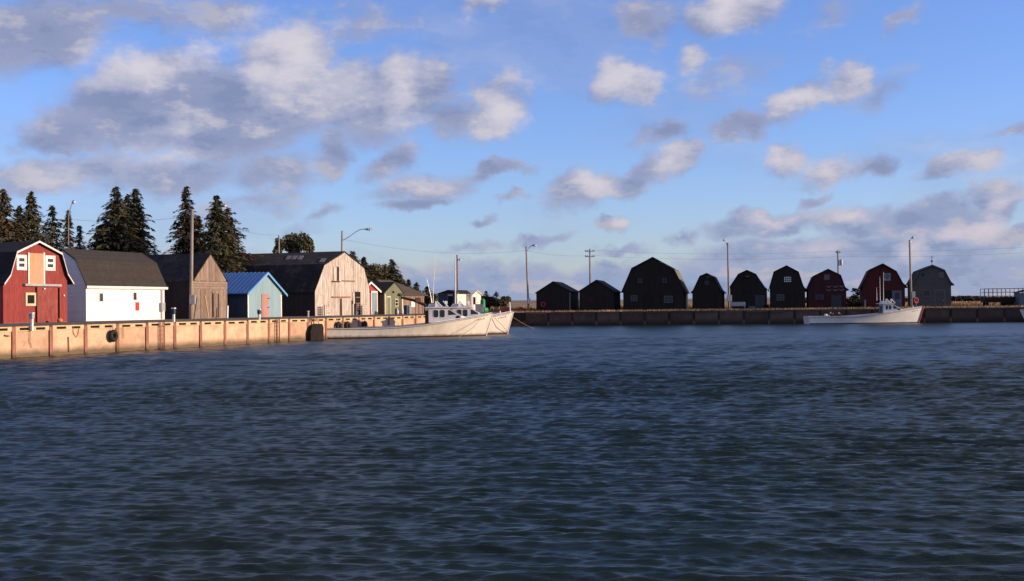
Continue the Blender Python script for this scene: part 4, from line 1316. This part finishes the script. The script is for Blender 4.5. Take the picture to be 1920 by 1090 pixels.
# dark loading boom above the quay
a = hit_plane(752, 558, qpt(0, 5.5), NL); c = hit_plane(797, 572, qpt(0, 3.0), NL); e = hit_plane(806, 588, qpt(0, 2.4), NL)
base = Vector((c.x, c.y, GZ))
t = thing('loading_boom', 'dark slanting loading boom on the quay behind the wheelhouse', 'boom', base, 0)
MB().tube([a - base, (a.lerp(c, .5)) - base + Vector((0, 0, .1)), c - base], .13, 7, .17).build('boom_arm', 'trap_wire', t)
MB().tube([(0, 0, -.1), c - base + Vector((0, 0, .1))], .14, 8).build('boom_post', 'trap_wire', t)
MB().tube([c - base, e - base], .12, 7).build('boom_stay', 'trap_wire', t)
k = a.lerp(c, .72) - base
MB().box(k.x - .3, k.x + .3, k.y - .2, k.y + .2, k.z + .02, k.z + .55).build('winch', 'rust_steel', t, bevel=.05)


# lobster traps and floats
def trap(M, loc, label, rz=0.0):
    t = thing('lobster_trap', label, 'trap', M @ Vector(loc), rz, 'lobster traps on the boats')
    for z in (.02, .34):
        for y in (-.25, .25): MB().box(-.5, .5, y - .02, y + .02, z - .02, z + .02).build('rail', 'trap_wire', t)
    for x in (-.48, 0, .48):
        MB().tube([(x, -.25, 0), (x, -.25, .28), (x, -.1, .40), (x, .1, .40), (x, .25, .28), (x, .25, 0)], .025, 5).build('hoop', 'trap_wire', t)
    for k in range(6):
        y = -.23 + k * .092
        MB().box(-.5, .5, y - .018, y + .018, .40 - (abs(y) / .25) ** 2 * .10, .42 - (abs(y) / .25) ** 2 * .10).build('slat', 'brown_board', t)
    MB().box(-.49, .49, -.24, .24, .0, .02).build('base', 'trap_wire', t)


z0 = .38
for i, (x, y, zz) in enumerate(((LB * .585, -.9, z0), (LB * .585, -.9, z0 + .44), (LB * .57, .1, z0), (LB * .57, .1, z0 + .44), (LB * .57, .1, z0 + .88))):
    trap(M2, (x, y, zz), ['dark lobster trap at the bottom of the near stack, second boat', 'dark lobster trap on top of the near stack, second boat', 'dark lobster trap at the bottom of the taller stack, second boat',
                          'dark lobster trap in the middle of the taller stack, second boat', 'dark lobster trap topmost of the taller stack, second boat'][i], BR + .05 * i)


def buoy(M, loc, m, label, r=.16):
    o = MB().lathe([(r * .2, -r * 1.3), (r * .8, -r * .8), (r, 0), (r * .8, r * .8), (r * .25, r * 1.3)], n=12).build('float', m, None, True)
    o.location = M @ Vector(loc); o.rotation_euler = (random.uniform(0, 1.2), random.uniform(0, 1.2), 0)
    return tag(o, label, 'float')


buoy(M2, (LB * .605, -1.55, 1.05), 'float_orange', 'orange float hung at the near trap stack of the second boat')
buoy(M2, (LB * .545, -1.5, 1.0), 'float_white', 'white float hung at the near trap stack of the second boat')
buoy(M3, (LF * .155, -1.2, .98), 'float_white', 'large white float on the stern of the far boat', .24)
buoy(M3, (LF * .175, -1.3, .92), 'float_orange', 'orange float beside the large white one, far boat')
buoy(M3, (LF * .14, -1.1, .90), 'float_green', 'green float beside the large white one, far boat')
for i, (x, y, zz) in enumerate(((.20, .4, .40), (.20, .4, .84), (.27, .3, .40), (.27, .3, .84), (.34, .6, .40))):
    trap(M3, (LF * x, y, zz), ['aftmost lobster trap, lower, on the far boat', 'aftmost lobster trap, upper, on the far boat', 'lower lobster trap of the middle pair, far boat', 'upper lobster trap of the middle pair, far boat', 'single lobster trap nearest the far wheelhouse'][i], rotz_of(UF) + .1 * i)
for i, (x, zz) in enumerate(((.215, 1.32), (.235, 1.22), (.29, 1.30), (.30, 1.20))):
    buoy(M3, (LF * x, -.1, zz), ('float_white', 'float_orange')[i % 2], ['small white float over the aft traps of the far boat', 'small orange float over the aft traps of the far boat', 'small white float over the middle traps of the far boat', 'small orange float over the middle traps of the far boat'][i], .11)
o = MB().torus((0, 0, 0), .30, .07, 'y').build('life_ring', 'sign_red', None, True)
o.location = M3 @ Vector((LF * .985, .1, 2.75)); o.rotation_euler = (0, 0, rotz_of(UF) + .6)
tag(o, 'red life ring hung above the bow of the far boat', 'life ring')
o = MB().tube([(0, 0, 0), (0, 0, .95)], .05, 6).build('ring_post', 'rust_steel'); o.location = M3 @ Vector((LF * .985, .14, 1.85))
tag(o, 'thin post that carries the red life ring, far boat', 'post')

# stern clutter on the apron: hand trolley and pallets
def pallet(px, d, label, m='grey_wood', stand=False):
    p = on_quay(px, d)
    t = thing('pallet', label, 'pallet', p, rotz_of(UL), 'pallets on the apron')
    for k in range(6):
        MB().box(-.5, .5, -.06, -.03, .05 + k * .17, .16 + k * .17).build('slat', m, t)
    for x in (-.48, -.03, .42):
        MB().box(x, x + .08, -.03, .06, .0, 1.08).build('stringer', m, t)


pallet(613, 7.9, 'weathered pallet leaning upright left of the big barn door', 'bleached_wood')
pallet(683, 8.1, 'weathered pallet leaning upright right of the open doorway', 'bleached_wood')

# green mark, bins and net heaps by the corner
def ground_at(px, D): return Vector(((px - 960) / FPX * D, D, GZ))
p = ground_at(905, 156)
t = thing('channel_buoy', 'green conical channel buoy standing on the bank beside the white house', 'buoy', p)
MB().lathe([(.62, 0), (.70, .25), (.66, .55), (.34, .62)], n=16).build('buoy_base', 'green_paint', t)
MB().lathe([(.33, .62), (.30, 1.55), (.12, 1.75)], n=14).build('buoy_tower', 'green_paint', t)
p = ground_at(898.5, 154)
o = MB().box(-.5, .5, -.45, .45, 0, .95).box(-.54, .54, -.49, .49, .955, 1.05).build('fish_bin', 'box_grey'); o.location = p
tag(o, 'pale grey fish bin between the porch and the green buoy', 'bin')


def heap(px, D, w, h, m, label, seed):
    rnd = random.Random(seed); n, k = 18, 8
    vs = []
    for j in range(k + 1):
        f = j / k
        for i in range(n):
            a = 2 * math.pi * i / n
            r = w * (1 - f ** 1.8) * (1 + .22 * rnd.uniform(-1, 1)) + .02
            vs.append((r * math.cos(a), r * .7 * math.sin(a), h * f * (1 + .12 * rnd.uniform(-1, 1))))
    fs = [(j * n + i, j * n + (i + 1) % n, (j + 1) * n + (i + 1) % n, (j + 1) * n + i) for j in range(k) for i in range(n)] + [tuple(range(k * n, k * n + n))]
    o = MB().add(vs, fs).build('net_heap', m, None, True); o.location = ground_at(px, D)
    return tag(o, label, 'net heap')


heap(948, 166, 1.3, .65, 'orange_net', 'rusty red net heap behind the second boat bow', 1)
heap(976, 169.5, .9, .6, 'orange_net', 'rusty red net heap right of the bow post', 2)
heap(996, 170, .8, .45, 'orange_net', 'low rusty red net heap beside the first black shed', 3)

# bench and crates before the far barns
p = on_far(1384, 2.5)
t = thing('bench', 'grey wooden bench in front of the plain black barn', 'bench', p, rotz_of(UF))
MB().box(-.95, .95, -.25, .25, .42, .48).build('seat', 'box_grey', t); MB().box(-.95, .95, .22, .28, .50, .95).build('backrest', 'box_grey', t)
for x in (-.85, .85):
    for y in (-.2, .2): MB().box(x - .04, x + .04, y - .04, y + .04, -.05, .42).build('leg', 'box_grey', t)
p = on_far(1410, 2.0)
t = thing('crate', 'small pale crate on the far quay right of the bench', 'crate', p, rotz_of(UF))
for k in range(3): MB().box(-.4, .4, -.3, .3, .02 + k * .14, .12 + k * .14).build('slat', 'dim_trim', t)
for x in (-.38, .32): MB().box(x, x + .06, -.32, .32, 0, .42).build('post', 'dim_trim', t)
p = on_far(1622, 2.6); o = MB().box(-.10, .10, -.10, .10, -.1, .95).prism([(-.13, .953), (.13, .953), (.05, 1.05), (-.05, 1.05)], -.13, .13).build('post', 'dim_trim'); o.location = p
tag(o, 'grey marker post before the deep red barn', 'post')

# gangway and ramp at the right
gA = on_far(1846, 9.0)
t = thing('gangway', 'dark loading ramp with pipe railing beside the grey barn', 'gangway', gA, rotz_of(UF))
gp = lambda px, py: (lambda p: (p.dot(UF), p.z))(hit_plane(px, py, gA, NF) - gA)
zd0, zd1 = gp(1850, 566)[1], gp(1910, 566)[1]
x_end = gp(1975, 560)[0]
MB().prism([(0, zd0 - .1), (0, zd0 + .5), (x_end, zd1 + .75), (x_end, zd1 - .1)], 0, 2.6).build('deck', 'shrub_dark', t)
zr = gp(1880, 541)[1]
for y in (.05, 2.55):
    for k in range(17):
        x = x_end * k / 16
        MB().box(x - .03, x + .03, y - .03, y + .03, zd0 + .3, zr).build('rail_post', 'rust_steel', t)
    for z in (zr - .02, (zr + zd0) / 2 + .35):
        MB().tube([(-.03, y, z), (x_end, y, z)], .035, 6).build('handrail', 'rust_steel', t)
for px in (1852, 1886, 1900):
    x = gp(px, 570)[0]
    for y in (.3, 2.3): MB().box(x - .15, x + .15, y - .15, y + .15, -.2, zd0 - .05).build('support', 'tar_wood', t)
x = gp(1893, 570)[0]; MB().box(x - .6, x + .6, .2, 2.4, .1, zd0 - .12).build('counterweight', 'tar_wood', t)
p = on_far(1917, 6.5)
t = thing('fish_shed', 'blue-grey corner of a hut cut off by the picture edge', 'shed', p, rotz_of(UF))
MB().box(-.3, 3.2, 0, 3, -.2, 1.7).build('wall', 'fish_blue', t); MB().prism([(-.45, 1.70), (-.45, 1.78), (1.45, 2.3), (3.35, 1.78), (3.35, 1.70), (1.45, 2.2)], -.15, 3.15).build('roof', 'roof_dim', t)


# ------------------------------------------------------------------ poles, lamps, wires
def pole(name, label, base, top, r=.13, arm=None, box=None, cat='pole', cross=None, drum_=None, m='pole_wood', ux=Vector((1, 0, 0))):
    t = thing(name, label, cat, base, 0)
    base = Vector(base); top = Vector(top)
    MB().tube([(0, 0, -.2), top - base], r, 10, r * .72).build('pole', m, t, True)
    if arm:
        pts = [Vector(q) - base for q in arm[:-1]]
        MB().tube(pts, .045, 6).build('arm', 'galv', t)
        e, d = pts[-1], (pts[-1] - pts[-2]).normalized()
        hd = Vector(arm[-1]) - base
        dd = (hd - e)
        h = MB(); 
        prof = [(0, .05), (.25, .11), (.65, .17), (.9, .12), (1.0, .04)]
        for (f0, r0), (f1, r1) in zip(prof, prof[1:]):
            h.tube([e + dd * f0, e + dd * f1], r0, 8, r1)
        lh = h.build('lamp_head', 'galv', t, True)
        c = e + dd * .72
        MB().lathe([(.03, -.20), (.13, -.14), (.17, -.02), (.10, .0)], (c.x, c.y, c.z), 12).build('lens', 'lamp_glass', lh, True)
    if box:
        zz, w, hgt, off = box
        MB().box(off - w / 2, off + w / 2, -r - .22, -r + .02, zz, zz + hgt).build('service_box', 'box_grey', t, bevel=.03)
    if cross:
        for (zz, w) in cross:
            MB().box(-w, w, -.06, .06, zz - .06, zz + .06).build('crossarm', m, t)
            for x in (-w + .1, -w / 2, w / 2, w - .1):
                MB().lathe([(.03, 0), (.06, .05), (.06, .14), (.02, .18)], (x, 0, zz + .06), 8).build('insulator', 'galv', t)
    if drum_:
        zz, x = drum_
        MB().lathe([(.2, 0), (.26, .04), (.26, .82), (.2, .88)], (x, 0, zz), 14).build('transformer', 'galv', t)
    return t


def pp(px, py, D): return at_depth(px, py, D)


D = 141; base = Vector((pp(640, 590, D).x, D, GZ))
pole('street_lamp', 'street lamp with long curved arm above the big bleached barn', base, pp(641.5, 433, D), .14,
     [pp(643, 451, D), pp(655, 444, D), pp(668, 434.5, D), pp(676, 430.5, D), pp(683, 430, D), pp(697.5, 430, D)], cat='street lamp')
d_ = 3.0
base = on_far(991, 3.2); D = base.y
pole('street_lamp', 'street lamp with short arm left of the first black shed', base, pp(986.5, 462, D), .15,
     [pp(987, 474, D), pp(991, 466, D), pp(997, 460.5, D), pp(1006, 460, D)], (GZ * 0 + 1.0, .42, .75, .1), 'street lamp')
base = on_far(1367, 1.6); D = base.y
pole('street_lamp', 'street lamp with grey box between the smallest and the plain black barn', base, pp(1364.5, 455, D), .15,
     [pp(1364.5, 464, D), pp(1362, 456, D), pp(1360.5, 452, D), pp(1356, 449, D)], (1.0, .62, .85, 0), 'street lamp')
base = on_far(1709, 1.6); D = base.y
pole('street_lamp', 'street lamp rising behind the bow of the far boat', base, pp(1705.5, 450, D), .15,
     [pp(1706.5, 458, D), pp(1708, 450, D), pp(1709, 446.5, D), pp(1714, 444.5, D)], (1.2, .40, .8, .18), 'street lamp')
D = 186; base = Vector((pp(1107, 570, D).x, D, GZ)); tp = pp(1106, 467, D)
pole('utility_pole', 'utility pole with two crossarms behind the second black shed', base, tp, .17, cat='utility pole', cross=[(tp.z - GZ - .35, .75), (tp.z - GZ - 1.15, .75)])
D = 182; base = Vector((pp(1573, 570, D).x, D, GZ)); tp2 = pp(1571, 470, D)
pole('utility_pole', 'utility pole with transformer behind the dark red barn', base, tp2, .17, cat='utility pole', drum_=(pp(1576, 498, D).z - GZ, .42), cross=[(tp2.z - GZ - .3, .35)])
base = on_quay(357.5, 7.2); D = base.y
tp3 = pp(360.5, 393, D)
pole('utility_pole', 'tall grey-green utility pole at the corner of the weathered shed', base, tp3, .15, cat='utility pole', box=(pp(362, 571, D).z - GZ, .45, .75, .22), cross=[(tp3.z - GZ - .3, .28)])
base = on_quay(359.6, 7.05)
D = 118; base = Vector((pp(128, 560, D).x, D, GZ)); tp4 = pp(128.5, 400, D)
pole('street_lamp', 'thin street lamp leaning out above the scraggly spruce', base, tp4, .055, [pp(128.5, 404, D), pp(131, 394, D), pp(135, 383, D), pp(140, 376, D)], cat='street lamp')
D = 123; base = Vector((pp(404, 560, D).x, D, GZ))
pole('street_lamp', 'white globe street lamp among the spruces above the weathered shed', base, pp(404, 410, D), .05, [pp(404, 412, D), pp(409, 398, D), pp(415, 388, D), pp(424, 384, D)], cat='street lamp')
D = 150; base = Vector((pp(523, 560, D).x, D, GZ)); tp5 = pp(523, 441, D)
pole('utility_pole', 'bare utility pole before the round-topped pines', base, tp5, .12, cat='utility pole')
D = 165; base = Vector((pp(858, 575, D).x, D, GZ)); tp6 = pp(857, 478, D)
pole('street_lamp', 'brown lamp pole right beside the second boat mast', base, tp6, .13, [pp(857, 490, D), pp(859, 487.5, D), pp(860.5, 486.5, D), pp(864, 487, D)], cat='street lamp', m='rust_steel')


def wire(a, b, s, label, r=.009):
    o = MB().tube(sag(a, b, s, 14), r, 4).build('power_line', 'wire')
    tag(o, label, 'power line', 'power lines between the poles')


wire(tp + Vector((.5, 0, -.2)), tp2 + Vector((0, 0, -.1)), .5, 'upper power line between the crossarm pole and the transformer pole')
wire(tp + Vector((.5, 0, -1.0)), tp2 + Vector((0, 0, -.9)), .5, 'lower power line between the crossarm pole and the transformer pole')
wire(tp2 + Vector((0, 0, -.1)), pp(2100, 452, 180), .5, 'upper power line running off right from the transformer pole')
wire(tp2 + Vector((0, 0, -.9)), pp(2100, 462, 180), .5, 'lower power line running off right from the transformer pole')
wire(tp3 + Vector((0, 0, -.5)), pp(128.5, 411, 118), .35, 'power line from the tall corner pole to the thin lamp')
wire(tp3 + Vector((0, 0, -.3)), tp5, .5, 'power line from the tall corner pole to the bare pole')
wire(pp(643, 449, 141), pp(987, 470, on_far(991, 3.2).y), .9, 'power line from the barn street lamp to the far street lamp')
wire(pp(987, 470, on_far(991, 3.2).y), tp + Vector((-.5, 0, -1.0)), .3, 'power line from the far street lamp to the crossarm pole')


# ------------------------------------------------------------------ trees
def foliage_mesh(cards):
    """cards: list of (centre, along, across, droop) small leaf-clump faces"""
    vs, fs = [], []
    for (c, a, w, dr) in cards:
        i = len(vs)
        vs += [c - a * .5, c + w * .5 - a * .08, c + a * .5 - dr, c - w * .5 - a * .08]
        fs.append((i, i + 1, i + 2, i + 3))
    me = bpy.data.meshes.new('crown')
    me.from_pydata([tuple(v) for v in vs], [], fs)
    return me


def spruce(px, ytop, D, half_px, label, seed, m='needle', sparse=1.0, bare=.22, group='spruces behind the sheds', power=.85):
    rnd = random.Random(seed)
    x = pp(px, 560, D).x
    base = Vector((x, D, GZ)); H = pp(px, ytop, D).z - GZ; Rb = 2.15 * half_px * D / FPX
    t = thing('spruce_tree', label, 'tree', base, 0, group)
    lean = Vector((rnd.uniform(-.02, .02), 0, 0))
    tr = MB().tube([(0, 0, -.2), lean * H * .5 + Vector((0, 0, H * .5)), lean * H + Vector((0, 0, H * .985))], .016 * H, 8, .02)
    cards = []
    z = H * bare
    while z < H * .995:
        f = 1 - z / H
        rmax = Rb * (f ** power) * (1.0 if f < .8 else 1.0) + .12
        nb = max(5, int((7 + 12 * f) * sparse))
        a0 = rnd.uniform(0, 6.28)
        for k in range(nb):
            if rnd.random() < .10: continue
            a = a0 + 6.283 * k / nb + rnd.uniform(-.35, .35)
            ln = rmax * (rnd.uniform(.50, 1.0) if rnd.random() < .85 else rnd.uniform(1.0, 1.3))
            dirv = Vector((math.cos(a), math.sin(a), 0))
            rise, droop = rnd.uniform(.05, .25), rnd.uniform(.18, .5)
            org = lean * z + Vector((0, 0, z + rnd.uniform(-.12, .12)))
            pt = lambda q: org + dirv * (ln * q) + Vector((0, 0, ln * (rise * q - droop * q * q)))
            if ln > .7:
                tr.tube([org, pt(.5), pt(.95)], .03, 3, .008)
            nc = max(2, int(ln / .27))
            for j in range(nc):
                q = (j + rnd.uniform(.3, 1)) / nc
                c = pt(q)
                sd = dirv.cross(Vector((0, 0, 1)))
                spread = ln * .34 * (1.1 - q)
                for s_ in range(3):
                    cc = c + sd * rnd.uniform(-spread, spread) + Vector((0, 0, rnd.uniform(-.16, .08)))
                    al = (dirv * rnd.uniform(.5, 1) + sd * rnd.uniform(-.8, .8) + Vector((0, 0, rnd.uniform(-.45, .15)))).normalized() * rnd.uniform(.34, .70)
                    ac = al.cross(Vector((rnd.uniform(-.4, .4), rnd.uniform(-.4, .4), 1))).normalized() * rnd.uniform(.14, .30)
                    cards.append((cc, al, ac, Vector((0, 0, rnd.uniform(.02, .14)))))
        z += rnd.uniform(.20, .42) * (1 if f > .3 else .75)
    tr.build('trunk', 'bark', t)
    obj('crown', foliage_mesh(cards), m, t)


def roundtree(px, ytop, D, half_px, label, seed, m='needle', group='spruces behind the sheds', ybase=None, name='pine_tree', lobes=7, dens=1.0):
    rnd = random.Random(seed)
    x = pp(px, 560, D).x
    base = Vector((x, D, GZ)); H = pp(px, ytop, D).z - GZ; Rb = half_px * D / FPX
    t = thing(name, label, 'tree' if name != 'shrub' else 'shrub', base, 0, group)
    tr = MB().tube([(0, 0, -.2), (rnd.uniform(-.1, .1), 0, H * .8)], .02 * H + .03, 7, .02)
    cards = []
    for k in range(lobes):
        a = rnd.uniform(0, 6.28); q = rnd.random()
        cz = H * (.42 + .53 * q); rr = Rb * rnd.uniform(.38, .58)
        c = Vector((math.cos(a) * (Rb - rr) * (1.05 - .5 * q), math.sin(a) * (Rb - rr), min(cz, H - rr * .9)))
        tr.tube([(0, 0, H * .25), c], .03 + .006 * H, 4, .02)
        for j in range(int(190 * dens * max(.5, rr))):
            v = Vector((rnd.gauss(0, 1), rnd.gauss(0, 1), rnd.gauss(0, 1))).normalized() * rr * (rnd.random() ** .4) * rnd.uniform(.85, 1.12)
            al = Vector((rnd.gauss(0, 1), rnd.gauss(0, 1), rnd.gauss(0, .8))).normalized() * rnd.uniform(.22, .46)
            ac = al.cross(Vector((rnd.gauss(0, 1), rnd.gauss(0, 1), rnd.gauss(0, 1)))).normalized() * rnd.uniform(.14, .3)
            cards.append((c + Vector((v.x, v.y, v.z * .9)), al, ac, Vector((0, 0, .05))))
    tr.build('trunk', 'bark', t)
    obj('crown', foliage_mesh(cards), m, t)


spruce(10, 354, 108, 50, 'tall brownish spruce at the picture edge behind the red barn', 1, 'needle_brown', 1.1)
spruce(34, 386, 112, 36, 'short spruce between the edge spruce and the next pointed one', 2, 'needle')
spruce(62, 360, 116, 42, 'pointed dark spruce straight behind the red barn roof', 3, 'needle', .95)
spruce(101, 386, 118, 40, 'open-branched spruce right of the red barn peak', 4, 'needle', .7)
spruce(128, 396, 121, 18, 'scraggly thin spruce beside the thin leaning lamp', 5, 'needle', .42, .3)
spruce(148, 424, 123, 22, 'small sparse spruce above the white building gable', 6, 'needle', .45, .3)
spruce(190, 418, 124, 42, 'low dark spruce left of the tall double spruce', 7, 'needle')
spruce(222, 349, 124, 52, 'tall dense spruce, left one of the double group', 8, 'needle', 1.2)
spruce(256, 351, 127, 42, 'tall dense spruce, right one of the double group', 9, 'needle', 1.15)
spruce(240, 364, 129, 50, 'spruce filling the gap of the double group', 10, 'needle')
spruce(351, 347, 126, 36, 'tall slender spruce behind the tall grey-green pole', 11, 'needle_brown', .95)
spruce(408, 362, 122, 44, 'broad spruce behind the weathered shed ridge', 12, 'needle', 1.15)
spruce(430, 386, 126, 52, 'brown-tinged spruce at the right of the broad one', 13, 'needle_brown', 1.0)
spruce(376, 404, 128, 34, 'shorter spruce between the slender and the broad one', 14, 'needle_brown', 1.0)
roundtree(524, 438, 156, 17, 'round-topped pine at the left end of the pine clump', 21, lobes=17, dens=1.5)
roundtree(546, 436, 158, 24, 'round-topped pine in the middle of the pine clump', 22, lobes=17, dens=1.5)
roundtree(573, 436, 157, 22, 'round-topped pine at the right end of the pine clump', 23, lobes=17, dens=1.5)
spruce(663, 469, 158, 34, 'dark spruce just right of the big barn peak', 31, 'needle', 1.1)
spruce(684, 482, 160, 36, 'dark spruce behind the small red shed', 32, 'needle', 1.1)
roundtree(711, 494, 163, 30, 'round dark tree behind the gap between red and green sheds', 33, lobes=9)
spruce(736, 486, 165, 30, 'pointed spruce behind the mossy green shed', 34, 'needle', 1.1)
roundtree(722, 505, 167, 24, 'broad dark tree low behind the green shed roof', 38)
spruce(672, 490, 162, 30, 'dark spruce low between the two behind the red shed', 51, 'needle', 1.1)
spruce(698, 498, 164, 28, 'dark spruce behind the red shed roof peak', 52, 'needle_brown', 1.1)
spruce(723, 497, 168, 28, 'dark spruce left of the pointed one behind the green shed', 53, 'needle', 1.1)
spruce(750, 516, 170, 22, 'short spruce behind the green shed eave', 54, 'needle', 1.1)
spruce(766, 524, 172, 14, 'small spruce behind the brown hipped roof', 35, 'needle')
spruce(781, 530, 174, 14, 'smaller spruce over the right end of the hipped roof', 36, 'needle')
spruce(801, 535, 172, 18, 'dark spruce between the hipped shed and the white house', 37, 'needle')
roundtree(808, 550, 168, 18, 'dark bushy tree left of the white house', 39, lobes=8)
spruce(912, 545, 225, 9, 'thin young spruce right of the white house', 41, 'needle', .6, group='young trees on the bank')
spruce(930, 546, 235, 10, 'thin young spruce further along the bank', 42, 'needle', .55, group='young trees on the bank')
roundtree(948, 555, 260, 12, 'round solitary tree on the skyline before the lamp', 43, name='round_tree', group='young trees on the bank', lobes=9, dens=2)
roundtree(1604, 540, 176, 12, 'bare windswept tree between the two red barns', 44, 'shrub_dark', name='round_tree', group='young trees on the bank', dens=.35)
for i, (px, yt, D, hp_, lab) in enumerate(((900, 551, 172, 13, 'brown shrub right behind the white house porch'), (918, 556, 176, 16, 'brown shrub beyond the green buoy'), (938, 562, 182, 16, 'low brown shrub left of the bow post'),
                                           (1593, 568, 158.5, 7, 'dark round shrub right of the dark red barn'), (1608, 567, 158, 9, 'reddish shrub left of the deep red barn'), (1438, 572, 160, 5, 'small dark shrub between the plain and the tall narrow barn'))):
    roundtree(px, yt, D, hp_, lab, 60 + i, 'shrub' if i < 3 else 'shrub_dark', name='shrub', group='shrubs on the bank', lobes=10, dens=1.6)


# dry grass and far scrub: nobody could count these
def build_grass():
    rnd = random.Random(5); vs, fs = [], []
    def blade(x, y, z, h, w):
        a = rnd.uniform(0, 3.14); i = len(vs)
        dx, dy = math.cos(a) * w, math.sin(a) * w; lx, ly = rnd.uniform(-.2, .2) * h, rnd.uniform(-.2, .2) * h
        vs.extend([(x - dx, y - dy, z), (x + dx, y + dy, z), (x + lx + dx * .2, y + ly + dy * .2, z + h), (x + lx - dx * .2, y + ly - dy * .2, z + h)])
        fs.append((i, i + 1, i + 2, i + 3))
    for k in range(52000):
        s = rnd.uniform(F_START - 16, F_END); d = 15 + 60 * rnd.random() ** 1.4
        p = fpt(s, d); blade(p.x, p.y, GZ - .05, rnd.uniform(.35, .8), rnd.uniform(.03, .10))
    for k in range(9000):
        s = rnd.uniform(F_START, F_END); d = rnd.uniform(.9, 3.6)
        p = fpt(s, d); blade(p.x, p.y, 1.72 + d * .025, rnd.uniform(.08, .28), rnd.uniform(.02, .05))
    o = obj('dry_grass', MB().add(vs, fs).mesh('dry_grass'), 'dry_grass')
    tag(o, 'tan dry grass on the flat land behind the far barns', 'grass', kind='stuff')
    vs2, fs2 = [], []
    vs, fs = vs2, fs2
    for k in range(16000):
        x = rnd.uniform(60, 240); y = 262 + rnd.gauss(0, 3)
        env = .55 + .45 * math.sin(x * .31) * math.sin(x * .11 + 1)
        z = 2.05 + rnd.random() ** 1.2 * 1.5 * (.5 + .5 * env)
        a = Vector((rnd.gauss(0, 1), rnd.gauss(0, 1), rnd.gauss(0, 1))).normalized() * .5; c = a.cross(Vector((rnd.gauss(0, 1), rnd.gauss(0, 1), rnd.gauss(0, 1)))).normalized() * .35
        i = len(vs); q = Vector((x, y, z))
        vs.extend([tuple(q - a), tuple(q + c), tuple(q + a), tuple(q - c)]); fs.append((i, i + 1, i + 2, i + 3))
    o = obj('scrub_hedge', MB().add(vs, fs).mesh('scrub_hedge'), 'shrub_dark')
    tag(o, 'dark strip of scrub across the field beyond the grey barn', 'scrub', kind='stuff')


build_grass()
